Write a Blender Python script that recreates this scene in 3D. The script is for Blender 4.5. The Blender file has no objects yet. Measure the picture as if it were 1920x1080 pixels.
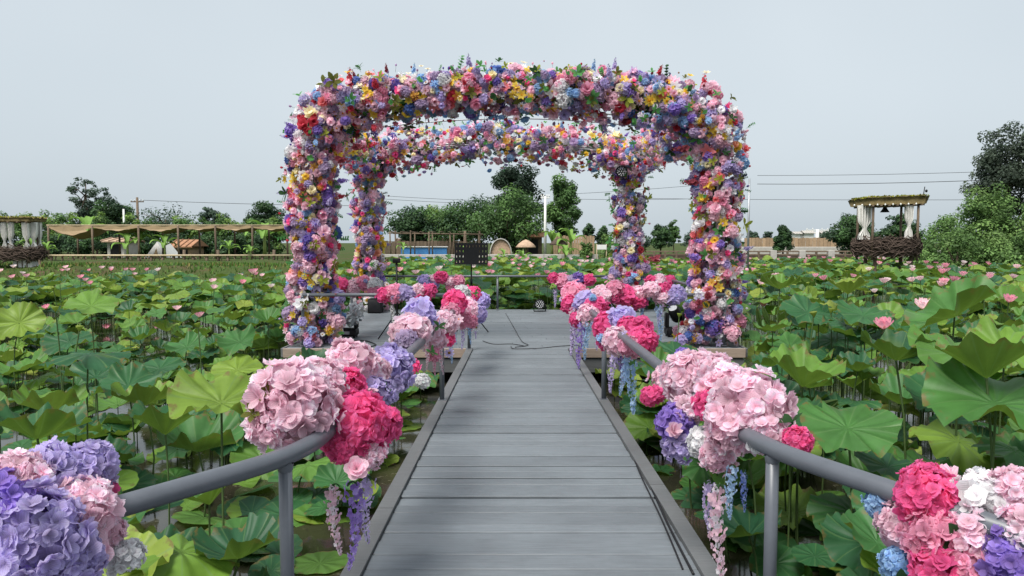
import bpy, math, random
import numpy as np
from mathutils import Vector, Matrix

# ------------------------------------------------------------------ camera, sky, sun, exposure
SC = bpy.context.scene
COL = SC.collection
F, HC, HZ = 1387.0, 1.65, 455.0                  # focal length in photo pixels, eye height above the deck, horizon row
PITCH = math.atan((540 - HZ) / F)
cam = bpy.data.cameras.new('camera'); camo = bpy.data.objects.new('camera', cam); COL.objects.link(camo)
cam.sensor_width = 36.0; cam.lens = F / 1920 * 36.0; cam.clip_end = 3000; cam.clip_start = 0.05
camo.location = (0, 0, HC); camo.rotation_euler = (math.pi / 2 - PITCH, 0, 0)
SC.camera = camo
SUN_EL, SUN_AZ = math.radians(58), math.radians(215)     # azimuth clockwise from +Y
w = bpy.data.worlds.new('World'); SC.world = w; w.use_nodes = True
nt = w.node_tree; nt.nodes.clear()
wo = nt.nodes.new('ShaderNodeOutputWorld'); bg = nt.nodes.new('ShaderNodeBackground')
sky = nt.nodes.new('ShaderNodeTexSky'); sky.sky_type = 'NISHITA'; sky.sun_disc = False
sky.sun_elevation = SUN_EL; sky.sun_rotation = SUN_AZ; sky.air_density = 1.0; sky.dust_density = 4.0; sky.ozone_density = 1.5
hs = nt.nodes.new('ShaderNodeHueSaturation'); hs.inputs['Saturation'].default_value = 0.30
nt.links.new(sky.outputs[0], hs.inputs['Color'])
# thin even overcast: veil the clear sky with pale cloud, softly mottled
tc = nt.nodes.new('ShaderNodeTexCoord'); nz = nt.nodes.new('ShaderNodeTexNoise'); nz.inputs['Scale'].default_value = 1.6; nz.inputs['Detail'].default_value = 3
nt.links.new(tc.outputs['Generated'], nz.inputs['Vector'])
cr = nt.nodes.new('ShaderNodeValToRGB'); cr.color_ramp.elements[0].position = 0.3; cr.color_ramp.elements[1].position = 0.75
cr.color_ramp.elements[0].color = (2.85, 3.28, 3.60, 1); cr.color_ramp.elements[1].color = (3.45, 3.86, 4.14, 1)
nt.links.new(nz.outputs['Fac'], cr.inputs['Fac'])
mx = nt.nodes.new('ShaderNodeMix'); mx.data_type = 'RGBA'; mx.inputs['Factor'].default_value = 0.8
nt.links.new(hs.outputs[0], mx.inputs['A']); nt.links.new(cr.outputs[0], mx.inputs['B'])
nt.links.new(mx.outputs['Result'], bg.inputs['Color']); bg.inputs['Strength'].default_value = 0.1
nt.links.new(bg.outputs[0], wo.inputs[0])
sl = bpy.data.lights.new('sun', 'SUN'); sl.energy = 2.3; sl.angle = math.radians(26); sl.color = (1, 0.96, 0.9)
so = bpy.data.objects.new('sun', sl); COL.objects.link(so)
sd = Vector((math.sin(SUN_AZ) * math.cos(SUN_EL), math.cos(SUN_AZ) * math.cos(SUN_EL), math.sin(SUN_EL)))
so.rotation_euler = sd.to_track_quat('Z', 'Y').to_euler(); so.location = (0, 0, 30)
vs = SC.view_settings; vs.view_transform = 'Standard'; vs.look = 'None'; vs.exposure = 1.06; vs.gamma = 1.0
vs.use_curve_mapping = False

# ------------------------------------------------------------------ helpers
rng = np.random.default_rng(11); random.seed(11)
U = random.uniform
cp, sp_ = math.cos(PITCH), math.sin(PITCH)
def ray(px, py):
    u, v = (px - 960) / F, (540 - py) / F
    return np.array([u, cp + v * sp_, -sp_ + v * cp])
def at(px, py, Y):
    d = ray(px, py); return np.array([0, 0, HC]) + d * (Y / d[1])
def gz(px, py, z):
    d = ray(px, py); return np.array([0, 0, HC]) + d * ((z - HC) / d[2])
def srgb(h):
    h = h.lstrip('#'); r = [int(h[i:i + 2], 16) / 255 for i in (0, 2, 4)]
    return np.array([x / 12.92 if x <= 0.04045 else ((x + 0.055) / 1.055) ** 2.4 for x in r])

class G:                                             # plain geometry: verts, quads, tris, colour, coords
    def __init__(s, v, q=None, t=None, c=None, u=None):
        s.v = np.asarray(v, float).reshape(-1, 3); n = len(s.v)
        s.q = np.zeros((0, 4), int) if q is None or len(q) == 0 else np.asarray(q, int).reshape(-1, 4)
        s.t = np.zeros((0, 3), int) if t is None or len(t) == 0 else np.asarray(t, int).reshape(-1, 3)
        s.c = np.ones((n, 3)) if c is None else (np.tile(np.asarray(c, float), (n, 1)) if np.ndim(c) == 1 else np.asarray(c, float))
        s.u = np.zeros((n, 2)) if u is None else np.asarray(u, float)
    def col(s, c): return G(s.v, s.q, s.t, np.tile(np.asarray(c, float), (len(s.v), 1)), s.u)
    def mv(s, T=(0, 0, 0), R=None, S=1.0):
        v = s.v * S
        if R is not None: v = v @ np.asarray(R).T
        return G(v + np.asarray(T), s.q, s.t, s.c, s.u)
def J(gs):
    gs = list(gs); o = np.cumsum([0] + [len(g.v) for g in gs])
    return G(np.concatenate([g.v for g in gs]), np.concatenate([g.q + k for g, k in zip(gs, o)]),
             np.concatenate([g.t + k for g, k in zip(gs, o)]), np.concatenate([g.c for g in gs]), np.concatenate([g.u for g in gs]))
def REP(g, Rs, Ts, Ss, cols=None, tint=None):        # vectorised copies joined into one geometry
    n, m = len(Ts), len(g.v); Ss = np.asarray(Ss, float)
    Ss = np.tile(Ss[:, None], (1, 3)) if Ss.ndim == 1 else Ss
    v = np.einsum('nij,nmj->nmi', Rs, g.v[None] * Ss[:, None, :]) + Ts[:, None, :]
    o = (np.arange(n) * m)[:, None, None]
    c = np.tile(g.c[None], (n, 1, 1))
    if cols is not None: c = c * cols[:, None, :]
    if tint is not None: c = np.tile(tint[:, None, None], (1, m, 3))
    return G(v.reshape(-1, 3), (g.q[None] + o).reshape(-1, 4), (g.t[None] + o).reshape(-1, 3), c.reshape(-1, 3), np.tile(g.u, (n, 1)))
def frames(N, spin=None):                            # rotations taking +Z to each normal with a random spin
    N = np.asarray(N, float); N = N / np.linalg.norm(N, axis=1, keepdims=True); n = len(N)
    a = rng.uniform(0, 2 * math.pi, n) if spin is None else np.asarray(spin)
    h = np.where(np.abs(N[:, 2:3]) < 0.95, np.array([[0, 0, 1.0]]), np.array([[1.0, 0, 0]]))
    x = np.cross(h, N); x /= np.linalg.norm(x, axis=1, keepdims=True); y = np.cross(N, x)
    X = x * np.cos(a)[:, None] + y * np.sin(a)[:, None]; Y = np.cross(N, X)
    return np.stack([X, Y, N], axis=2)
def rz(a): return np.array([[math.cos(a), -math.sin(a), 0], [math.sin(a), math.cos(a), 0], [0, 0, 1]])
def rx(a): return np.array([[1, 0, 0], [0, math.cos(a), -math.sin(a)], [0, math.sin(a), math.cos(a)]])
def ry(a): return np.array([[math.cos(a), 0, math.sin(a)], [0, 1, 0], [-math.sin(a), 0, math.cos(a)]])
def box(x0, x1, y0, y1, z0, z1, b=0.0):
    if b <= 0:
        v = [(x, y, z) for z in (z0, z1) for y in (y0, y1) for x in (x0, x1)]
        return G(v, [(0, 2, 3, 1), (4, 5, 7, 6), (0, 1, 5, 4), (2, 6, 7, 3), (0, 4, 6, 2), (1, 3, 7, 5)])
    X, Y, Z = (x0, x1), (y0, y1), (z0, z1); v = []; idx = {}
    for i in (0, 1):
        for j in (0, 1):
            for k in (0, 1):
                s = [1 - 2 * i, 1 - 2 * j, 1 - 2 * k]; p = [X[i], Y[j], Z[k]]
                for a in range(3):
                    w_ = [p[c] + (s[c] * b if c != a else 0) for c in range(3)]; idx[(i, j, k, a)] = len(v); v.append(w_)
    q, t = [], []
    for a in range(3):
        o = [c for c in range(3) if c != a]
        for s in (0, 1):
            cyc = []
            for (m, n) in ((0, 0), (1, 0), (1, 1), (0, 1)):
                key = [0, 0, 0]; key[a] = s; key[o[0]] = m; key[o[1]] = n; cyc.append(idx[(*key, a)])
            fl = (s == 0) ^ (a == 1)
            q.append(cyc[::-1] if fl else cyc)
        for m in (0, 1):
            for n in (0, 1):
                k0 = [0, 0, 0]; k1 = [0, 0, 0]; k0[a] = 0; k1[a] = 1
                for kk in (k0, k1): kk[o[0]] = m; kk[o[1]] = n
                q.append([idx[(*k0, o[0])], idx[(*k1, o[0])], idx[(*k1, o[1])], idx[(*k0, o[1])]])
    for i in (0, 1):
        for j in (0, 1):
            for k in (0, 1): t.append([idx[(i, j, k, a)] for a in range(3)])
    return G(v, q, t)
def tube(pts, r, seg=8, cap=True):
    P = np.asarray(pts, float); n = len(P); r = np.broadcast_to(np.asarray(r, float), (n,))
    T = np.gradient(P, axis=0); T /= np.maximum(np.linalg.norm(T, axis=1, keepdims=True), 1e-9)
    ref = np.array([0, 0, 1.0]) if abs(T[0][2]) < 0.9 else np.array([1.0, 0, 0])
    nn = np.cross(ref, T[0]); nn /= np.linalg.norm(nn); V = []
    for i in range(n):
        nn = nn - T[i] * nn.dot(T[i]); nn /= max(np.linalg.norm(nn), 1e-9); b = np.cross(T[i], nn)
        a = np.arange(seg) * 2 * math.pi / seg
        V.append(P[i] + r[i] * (np.cos(a)[:, None] * nn + np.sin(a)[:, None] * b))
    q = [(i * seg + k, i * seg + (k + 1) % seg, (i + 1) * seg + (k + 1) % seg, (i + 1) * seg + k) for i in range(n - 1) for k in range(seg)]
    V = np.concatenate(V); t = []
    if cap:
        V = np.concatenate([V, P[:1], P[-1:]]); c0 = n * seg
        for k in range(seg):
            t.append((c0, (k + 1) % seg, k)); t.append((c0 + 1, (n - 1) * seg + k, (n - 1) * seg + (k + 1) % seg))
    return G(V, q, t)
def lathe(prof, seg=16, T=(0, 0, 0)):
    n = len(prof); a = np.arange(seg) * 2 * math.pi / seg
    V = np.concatenate([np.stack([r * np.cos(a), r * np.sin(a), np.full(seg, z)], 1) for r, z in prof])
    q = [(i * seg + k, i * seg + (k + 1) % seg, (i + 1) * seg + (k + 1) % seg, (i + 1) * seg + k) for i in range(n - 1) for k in range(seg)]
    return G(V + np.asarray(T), q)
def gridsurf(fn, nu, nv, wrap=False):                # fn(u, v) -> xyz for arrays u, v in 0..1
    u, v = np.meshgrid(np.linspace(0, 1, nu + 1), np.linspace(0, 1, nv + 1), indexing='ij')
    V = np.stack(fn(u, v), -1).reshape(-1, 3); s = nv + 1
    q = [(i * s + j, (i + 1) * s + j, (i + 1) * s + j + 1, i * s + j + 1) for i in range(nu) for j in range(nv)]
    return G(V, q, u=np.stack([u, v], -1).reshape(-1, 2))
def ellip(c, r, nu=14, nv=9):
    def fn(u, v):
        a, b = u * 2 * math.pi, (v - 0.5) * math.pi
        return c[0] + r[0] * np.cos(b) * np.cos(a), c[1] + r[1] * np.cos(b) * np.sin(a), c[2] + r[2] * np.sin(b)
    return gridsurf(fn, nu, nv)

def mesh(name, g, mat, smooth=True):
    me = bpy.data.meshes.new(name); n = len(g.v); nq, nt_ = len(g.q), len(g.t)
    me.vertices.add(n); me.vertices.foreach_set('co', g.v.ravel().astype(np.float32))
    me.loops.add(nq * 4 + nt_ * 3); me.loops.foreach_set('vertex_index', np.concatenate([g.q.ravel(), g.t.ravel()]).astype(np.int32))
    me.polygons.add(nq + nt_); me.polygons.foreach_set('loop_start', np.concatenate([np.arange(nq) * 4, nq * 4 + np.arange(nt_) * 3]).astype(np.int32))
    me.polygons.foreach_set('use_smooth', np.full(nq + nt_, smooth))
    a = me.attributes.new('col', 'FLOAT_COLOR', 'POINT'); a.data.foreach_set('color', np.concatenate([g.c, np.ones((n, 1))], 1).ravel().astype(np.float32))
    a = me.attributes.new('uvp', 'FLOAT2', 'POINT'); a.data.foreach_set('vector', g.u.ravel().astype(np.float32))
    me.update(calc_edges=True); me.materials.append(mat)
    return me
WL = {}                                              # world location of every parent object
def tag(o, label=None, cat=None, group=None, kind=None):
    if label: o['label'] = label
    if cat: o['category'] = cat
    if group: o['group'] = group
    if kind: o['kind'] = kind
    return o
def thing(name, label, cat, loc=(0, 0, 0), group=None):
    o = bpy.data.objects.new(name, None); COL.objects.link(o); o.empty_display_size = 0.1
    o.location = loc; WL[o] = np.asarray(loc, float); return tag(o, label, cat, group)
def put(name, g, mat, parent=None, smooth=True, origin=None, **k):       # geometry in world coordinates -> one mesh object
    lo, hi = g.v.min(0), g.v.max(0)
    o0 = np.array([(lo[0] + hi[0]) / 2, (lo[1] + hi[1]) / 2, lo[2]]) if origin is None else np.asarray(origin, float)
    o = bpy.data.objects.new(name, mesh(name, G(g.v - o0, g.q, g.t, g.c, g.u), mat, smooth)); COL.objects.link(o)
    WL[o] = o0
    if parent is not None: o.parent = parent; o.location = o0 - WL[parent]
    else: o.location = o0
    return tag(o, **k)
def inst(name, me, loc, R=None, S=1.0, parent=None, **k):               # another object sharing a mesh
    o = bpy.data.objects.new(name, me); COL.objects.link(o); loc = np.asarray(loc, float); WL[o] = loc
    M = Matrix.Identity(3) if R is None else Matrix([list(r) for r in np.asarray(R)])
    Sv = (S, S, S) if np.ndim(S) == 0 else S
    l = loc - WL[parent] if parent is not None else loc
    if parent is not None: o.parent = parent
    o.matrix_basis = Matrix.Translation(l) @ M.to_4x4() @ Matrix.Diagonal((*Sv, 1)); return tag(o, **k)

# ------------------------------------------------------------------ materials
def newmat(name):
    m = bpy.data.materials.new(name); m.use_nodes = True; n = m.node_tree; n.nodes.clear()
    out = n.nodes.new('ShaderNodeOutputMaterial'); return m, n, out
def N(n, typ, **k):
    x = n.nodes.new(typ)
    for a, b in k.items():
        if a in x.inputs.keys() if not hasattr(x, a) else False: x.inputs[a].default_value = b
        else: setattr(x, a, b)
    return x
def mixc(n, f, a, b, blend='MIX'):
    x = n.nodes.new('ShaderNodeMix'); x.data_type = 'RGBA'; x.blend_type = blend
    for s, val in (('Factor', f), ('A', a), ('B', b)):
        sock = x.inputs[s] if s != 'Factor' else x.inputs[0]
        if hasattr(val, 'is_linked') or hasattr(val, 'links'): n.links.new(val, sock)
        elif s == 'Factor': sock.default_value = val
        else: (x.inputs[6] if s == 'A' else x.inputs[7]).default_value = (*val, 1)
        if s in 'AB' and (hasattr(val, 'is_linked') or hasattr(val, 'links')):
            n.links.new(val, x.inputs[6] if s == 'A' else x.inputs[7])
    return x.outputs[2]
def noise(n, scale, detail=4, rough=0.6, stretch=None, coord='Position', warp=None):
    if coord == 'Position': src = N(n, 'ShaderNodeNewGeometry').outputs['Position']
    else: src = N(n, 'ShaderNodeTexCoord').outputs[coord]
    if stretch:
        mp = N(n, 'ShaderNodeMapping'); mp.inputs['Scale'].default_value = stretch; n.links.new(src, mp.inputs[0]); src = mp.outputs[0]
    x = N(n, 'ShaderNodeTexNoise'); x.inputs['Scale'].default_value = scale; x.inputs['Detail'].default_value = detail; x.inputs['Roughness'].default_value = rough
    n.links.new(src, x.inputs['Vector']); return x.outputs['Fac']
def ramp(n, fac, stops):
    r = N(n, 'ShaderNodeValToRGB'); e = r.color_ramp.elements
    while len(e) < len(stops): e.new(0.5)
    for el, (p, c) in zip(e, stops): el.position = p; el.color = (*c, 1) if np.ndim(c) else (c, c, c, 1)
    n.links.new(fac, r.inputs[0]); return r.outputs[0]
def bump(n, h, strength=0.3, dist=0.01):
    b = N(n, 'ShaderNodeBump'); b.inputs['Strength'].default_value = strength; b.inputs['Distance'].default_value = dist; n.links.new(h, b.inputs['Height']); return b.outputs[0]
def pbsdf(n, rough=0.6, spec=0.4, metal=0.0):
    p = N(n, 'ShaderNodeBsdfPrincipled'); p.inputs['Roughness'].default_value = rough; p.inputs['Specular IOR Level'].default_value = spec; p.inputs['Metallic'].default_value = metal; return p
def M_plain(name, c, rough=0.6, var=0.25, scale=6, metal=0.0, spec=0.4, bmp=0.15, stretch=None, rnd=0.0, bd=0.01):
    m, n, out = newmat(name); c = np.asarray(c, float); p = pbsdf(n, rough, spec, metal)
    f = noise(n, scale, 5, 0.65, stretch)
    colr = ramp(n, f, [(0.25, c * (1 - var)), (0.75, np.minimum(c * (1 + var), 0.9))])
    if rnd > 0:
        oi = N(n, 'ShaderNodeObjectInfo'); rr = ramp(n, oi.outputs['Random'], [(0, 1 - rnd), (1, 1 + rnd)])
        colr = mixc(n, 1.0, colr, rr, 'MULTIPLY')
    n.links.new(colr, p.inputs['Base Color'])
    if bmp: n.links.new(bump(n, f, bmp, bd), p.inputs['Normal'])
    n.links.new(p.outputs[0], out.inputs[0]); return m
def M_attr(name, rough=0.6, trans=0.25, rnd=0.12, spec=0.25, nvar=0.15, nscale=40, vein=False):
    m, n, out = newmat(name); a = N(n, 'ShaderNodeAttribute', attribute_name='col')
    f = noise(n, nscale, 3); v = ramp(n, f, [(0.2, 1 - nvar), (0.8, 1 + nvar)])
    c = mixc(n, 1.0, a.outputs['Color'], v, 'MULTIPLY')
    if rnd:
        oi = N(n, 'ShaderNodeObjectInfo'); c = mixc(n, 1.0, c, ramp(n, oi.outputs['Random'], [(0, 1 - rnd), (1, 1 + rnd * 0.6)]), 'MULTIPLY')
    p = pbsdf(n, rough, spec)
    if vein:                                         # fine pressed ribs of cloth petals
        uv = N(n, 'ShaderNodeAttribute', attribute_name='uvp'); sx = N(n, 'ShaderNodeSeparateXYZ'); n.links.new(uv.outputs['Vector'], sx.inputs[0])
        ww = N(n, 'ShaderNodeMath', operation='MULTIPLY'); ww.inputs[1].default_value = 34; n.links.new(sx.outputs[0], ww.inputs[0]); sn = N(n, 'ShaderNodeMath', operation='SINE'); n.links.new(ww.outputs[0], sn.inputs[0])
        c = mixc(n, 1.0, c, ramp(n, sn.outputs[0], [(0.0, 0.98), (1.0, 1.12)]), 'MULTIPLY'); n.links.new(bump(n, sn.outputs[0], 0.25, 0.003), p.inputs['Normal'])
    n.links.new(c, p.inputs['Base Color'])
    if trans:
        t = N(n, 'ShaderNodeBsdfTranslucent'); n.links.new(c, t.inputs['Color']); s = N(n, 'ShaderNodeMixShader'); s.inputs[0].default_value = trans
        n.links.new(p.outputs[0], s.inputs[1]); n.links.new(t.outputs[0], s.inputs[2]); n.links.new(s.outputs[0], out.inputs[0])
    else: n.links.new(p.outputs[0], out.inputs[0])
    return m
PETAL = M_attr('petal_cloth', 0.75, 0.58, 0.14, 0.10, vein=True)
FOLI = M_attr('tree_foliage', 0.6, 0.3, 0.0, 0.25, 0.2, 3)
PAINT = M_attr('matt_surface', 0.7, 0.0, 0.0, 0.3, 0.12, 12)
METAL = M_plain('grey_painted_steel', (0.092, 0.102, 0.120), 0.38, 0.12, 9, 0.0, 0.5, 0.05)
BLACK = M_plain('black_plastic', (0.007, 0.007, 0.008), 0.5, 0.3, 20, 0, 0.22, 0.05)
CABLE = M_plain('black_rubber', (0.010, 0.010, 0.012), 0.55, 0.2, 30, 0, 0.3, 0)
STEEL = M_plain('galvanised_pipe', (0.32, 0.33, 0.35), 0.4, 0.15, 10, 0.6, 0.5, 0.05)
BARK = M_plain('bark', (0.10, 0.075, 0.055), 0.9, 0.35, 8, 0, 0.2, 0.5)
TWIG = M_plain('dry_branches', (0.085, 0.062, 0.05), 0.9, 0.45, 5, 0, 0.2, 0.4)
CURT = M_plain('white_curtain', (0.72, 0.71, 0.68), 0.85, 0.06, 5, 0, 0.2, 0.05)
SAIL = M_plain('tan_shade_cloth', (0.36, 0.265, 0.16), 0.9, 0.2, 2, 0, 0.1, 0.05)
MOSS = M_plain('mossy_thatch', (0.16, 0.125, 0.06), 0.95, 0.5, 6, 0, 0.1, 0.6, bd=0.05)
WOODB = M_plain('weathered_timber', (0.14, 0.105, 0.075), 0.85, 0.35, 6, 0, 0.2, 0.3, rnd=0.2)
BAMB = M_plain('pale_bamboo', (0.42, 0.34, 0.22), 0.7, 0.25, 6, 0, 0.3, 0.2, rnd=0.15)
CONC = M_plain('pale_concrete', (0.42, 0.40, 0.37), 0.9, 0.2, 4, 0, 0.2, 0.3)
WHITE = M_plain('white_paint', (0.68, 0.68, 0.66), 0.6, 0.08, 4)
TANW = M_plain('tan_fence_board', (0.36, 0.25, 0.16), 0.85, 0.25, 4, 0, 0.2, 0.2, rnd=0.18)
TILE = M_plain('clay_tile', (0.36, 0.19, 0.11), 0.85, 0.3, 5, 0, 0.2, 0.3, rnd=0.2)
STRAW = M_plain('straw_thatch', (0.44, 0.31, 0.22), 0.95, 0.3, 6, 0, 0.1, 0.5, bd=0.04)
BLUE = M_plain('blue_pool_liner', (0.06, 0.22, 0.50), 0.5, 0.15, 2)
GRASSM = M_attr('bank_grass', 0.8, 0.25, 0.0, 0.15, 0.25, 2)

def M_deck(name, c, rnd=0.10):
    m, n, out = newmat(name); c = np.asarray(c); p = pbsdf(n, 0.55, 0.4)
    g = noise(n, 7, 8, 0.7, (0.6, 14, 6)); wv = noise(n, 1.1, 5, 0.65); sc_ = noise(n, 26, 3, 0.7, (0.5, 6, 1))
    col = ramp(n, g, [(0.25, c * 0.70), (0.52, c), (0.8, c * 1.28)])
    col = mixc(n, 1.0, col, ramp(n, wv, [(0.28, 0.80), (0.52, 1.0), (0.75, 1.18)]), 'MULTIPLY')
    col = mixc(n, ramp(n, sc_, [(0.66, 0.0), (0.80, 0.45)]), col, np.array([0.33, 0.34, 0.345]))
    oi = N(n, 'ShaderNodeObjectInfo'); col = mixc(n, 1.0, col, ramp(n, oi.outputs['Random'], [(0, 1 - rnd), (1, 1 + rnd)]), 'MULTIPLY')
    n.links.new(col, p.inputs['Base Color'])
    n.links.new(ramp(n, wv, [(0.3, 0.42), (0.7, 0.66)]), p.inputs['Roughness'])
    n.links.new(bump(n, g, 0.35, 0.004), p.inputs['Normal']); n.links.new(p.outputs[0], out.inputs[0]); return m
DECK = M_deck('grey_stained_boards', (0.138, 0.156, 0.172))
DECKE = M_deck('worn_edge_timber', (0.115, 0.120, 0.124))
RAWW = M_deck('bare_edge_timber', (0.27, 0.21, 0.17))

def M_lotus():
    m, n, out = newmat('lotus_leaf')
    a = N(n, 'ShaderNodeAttribute', attribute_name='col'); oi = N(n, 'ShaderNodeObjectInfo'); uv = N(n, 'ShaderNodeAttribute', attribute_name='uvp')
    ad = N(n, 'ShaderNodeMath', operation='ADD'); n.links.new(a.outputs['Fac'], ad.inputs[0]); n.links.new(oi.outputs['Random'], ad.inputs[1])
    fr = N(n, 'ShaderNodeMath', operation='FRACT'); n.links.new(ad.outputs[0], fr.inputs[0])
    top = ramp(n, fr.outputs[0], [(0, (0.022, 0.088, 0.042)), (0.30, (0.036, 0.130, 0.046)), (0.58, (0.072, 0.195, 0.044)), (0.82, (0.15, 0.28, 0.038)), (1.0, (0.26, 0.32, 0.05))])
    und = ramp(n, fr.outputs[0], [(0, (0.065, 0.125, 0.032)), (0.6, (0.10, 0.175, 0.035)), (1.0, (0.20, 0.25, 0.05))])
    gm = N(n, 'ShaderNodeNewGeometry'); c = mixc(n, gm.outputs['Backfacing'], top, und)
    sx = N(n, 'ShaderNodeSeparateXYZ'); n.links.new(uv.outputs['Vector'], sx.inputs[0])
    mu = N(n, 'ShaderNodeMath', operation='MULTIPLY'); mu.inputs[1].default_value = 10.0 * 2 * math.pi; n.links.new(sx.outputs[0], mu.inputs[0])
    sn = N(n, 'ShaderNodeMath', operation='COSINE'); n.links.new(mu.outputs[0], sn.inputs[0])
    vein = ramp(n, sn.outputs[0], [(0.95, 0.0), (1.0, 0.42)])
    c = mixc(n, vein, c, np.array([0.15, 0.25, 0.09]))
    f = noise(n, 5, 4); c = mixc(n, 1.0, c, ramp(n, f, [(0.25, 0.74), (0.75, 1.25)]), 'MULTIPLY'); c = mixc(n, ramp(n, noise(n, 2.3, 5), [(0.62, 0.0), (0.75, 0.45)]), c, np.array([0.17, 0.21, 0.04]))
    # brown nibbled rims
    rimn = noise(n, 14, 3); ml = N(n, 'ShaderNodeMath', operation='MULTIPLY'); n.links.new(sx.outputs[1], ml.inputs[0]); n.links.new(rimn, ml.inputs[1])
    c = mixc(n, ramp(n, ml.outputs[0], [(0.50, 0.0), (0.60, 0.85)]), c, np.array([0.16, 0.12, 0.04]))
    p = pbsdf(n, 0.48, 0.32); n.links.new(c, p.inputs['Base Color']); n.links.new(bump(n, sn.outputs[0], 0.35, 0.015), p.inputs['Normal'])
    t = N(n, 'ShaderNodeBsdfTranslucent'); tcol = mixc(n, 0.55, c, np.array([0.15, 0.26, 0.02])); n.links.new(tcol, t.inputs['Color'])
    s = N(n, 'ShaderNodeMixShader'); s.inputs[0].default_value = 0.34; n.links.new(p.outputs[0], s.inputs[1]); n.links.new(t.outputs[0], s.inputs[2])
    n.links.new(s.outputs[0], out.inputs[0]); return m
LOTUS = M_lotus()
STALK = M_plain('lotus_stalk', (0.06, 0.10, 0.03), 0.6, 0.3, 9, 0, 0.3, 0.1)

def M_water():
    m, n, out = newmat('pond_water'); p = pbsdf(n, 0.09, 0.5)
    a = noise(n, 0.55, 6, 0.6); b = noise(n, 9, 3, 0.7)
    col = ramp(n, a, [(0.3, (0.018, 0.020, 0.014)), (0.65, (0.045, 0.040, 0.026))])
    scum = ramp(n, b, [(0.60, 0.0), (0.66, 1.0)]); patch = ramp(n, a, [(0.44, 0.0), (0.58, 0.8)])
    sm = mixc(n, 1.0, scum, patch, 'MULTIPLY'); col = mixc(n, sm, col, np.array([0.11, 0.10, 0.055]))
    n.links.new(col, p.inputs['Base Color']); rr = mixc(n, sm, np.array([0.08] * 3), np.array([0.8] * 3)); n.links.new(rr, p.inputs['Roughness'])
    n.links.new(bump(n, noise(n, 3.0, 3), 0.08, 0.02), p.inputs['Normal']); n.links.new(p.outputs[0], out.inputs[0]); return m
WATER = M_water()
def M_ground():
    m, n, out = newmat('bank_soil'); p = pbsdf(n, 0.95, 0.1)
    a = noise(n, 0.5, 6, 0.65); b = noise(n, 5, 4)
    c = ramp(n, a, [(0.30, (0.085, 0.062, 0.036)), (0.45, (0.055, 0.072, 0.022)), (0.7, (0.042, 0.082, 0.02))])
    c = mixc(n, 1.0, c, ramp(n, b, [(0.2, 0.75), (0.8, 1.25)]), 'MULTIPLY'); n.links.new(c, p.inputs['Base Color'])
    n.links.new(bump(n, b, 0.6, 0.05), p.inputs['Normal']); n.links.new(p.outputs[0], out.inputs[0]); return m
GROUND = M_ground()
# ------------------------------------------------------------------ the setting: ground, pond, boardwalk, platform
ZW = -0.55                                           # water level; the deck is z = 0
def pond_edge(x):                                    # distance (y) of the far shore
    x = np.asarray(x, float)
    return np.where(x < -8.6, 29.3, np.where(x < -8.1, 29.3 + (x + 8.6) / 0.5 * 24.7, 54.0)) + 0.5 * np.sin(x * 0.7) + 0.3 * np.sin(x * 1.9)
def ground_z(x, y):
    d = np.minimum(y - pond_edge(x), 5000)
    z = np.where(d < 0, np.maximum(-1.1, -0.62 + d * 0.3), np.minimum(0.55, -0.62 + d * 0.24))
    return np.where(np.abs(x) > 75, 0.55, z)
xs = np.concatenate([[-1500, -600, -200, -110, -80], np.linspace(-70, 70, 141), [80, 110, 200, 600, 1500]])
ys = np.concatenate([[-600, -100, -30, 0], np.linspace(20, 75, 111), [90, 120, 200, 500, 1000, 2000]])
XX, YY = np.meshgrid(xs, ys, indexing='ij'); ZZ = ground_z(XX, YY) + np.where(YY > 40, 0.06 * np.sin(XX * 1.3) * np.cos(YY * 0.9), 0)
nY = len(ys); gq = [(i * nY + j, (i + 1) * nY + j, (i + 1) * nY + j + 1, i * nY + j + 1) for i in range(len(xs) - 1) for j in range(nY - 1)]
put('ground', G(np.stack([XX, YY, ZZ], -1).reshape(-1, 3), gq), GROUND, kind='structure', origin=(0, 0, 0))
put('pond_water', G([(-74, -28, ZW), (74, -28, ZW), (74, 56, ZW), (-74, 56, ZW)], [(0, 1, 2, 3)]), WATER, kind='structure')

def walk_l(y): return -0.855 + 0.018 * (y - 2.9)     # outer edges of the boardwalk, it narrows a little towards the gazebo
def walk_r(y): return 1.045 - 0.009 * (y - 2.9)
PY0, PY1 = 11.42, 18.25                              # platform front and rear edge
bw = tag(bpy.data.objects.new('boardwalk', None), kind='structure'); COL.objects.link(bw); bw.location = (0.1, 5, -0.2); WL[bw] = np.array([0.1, 5, -0.2])
y = -2.6; k = 0
while y < PY0 - 0.02:
    wd = U(0.105, 0.135) if random.random() < 0.85 else U(0.15, 0.20)
    gap = random.choice([0.004, 0.006, 0.008, 0.010, 0.022]); y1 = min(y + wd, PY0 - 0.012)
    if y1 - y > 0.05:
        dz = U(-0.006, 0.005)
        xl, xr = walk_l(y) + 0.10, walk_r(y) - 0.10
        if y < 2.2: xl, xr = -2.6, 2.8
        put('plank', box(xl, xr, y, y1, -0.034 + dz, dz, 0.004).mv((0, 0, 0)), DECK, bw, smooth=False)
    y = y1 + gap
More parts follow.
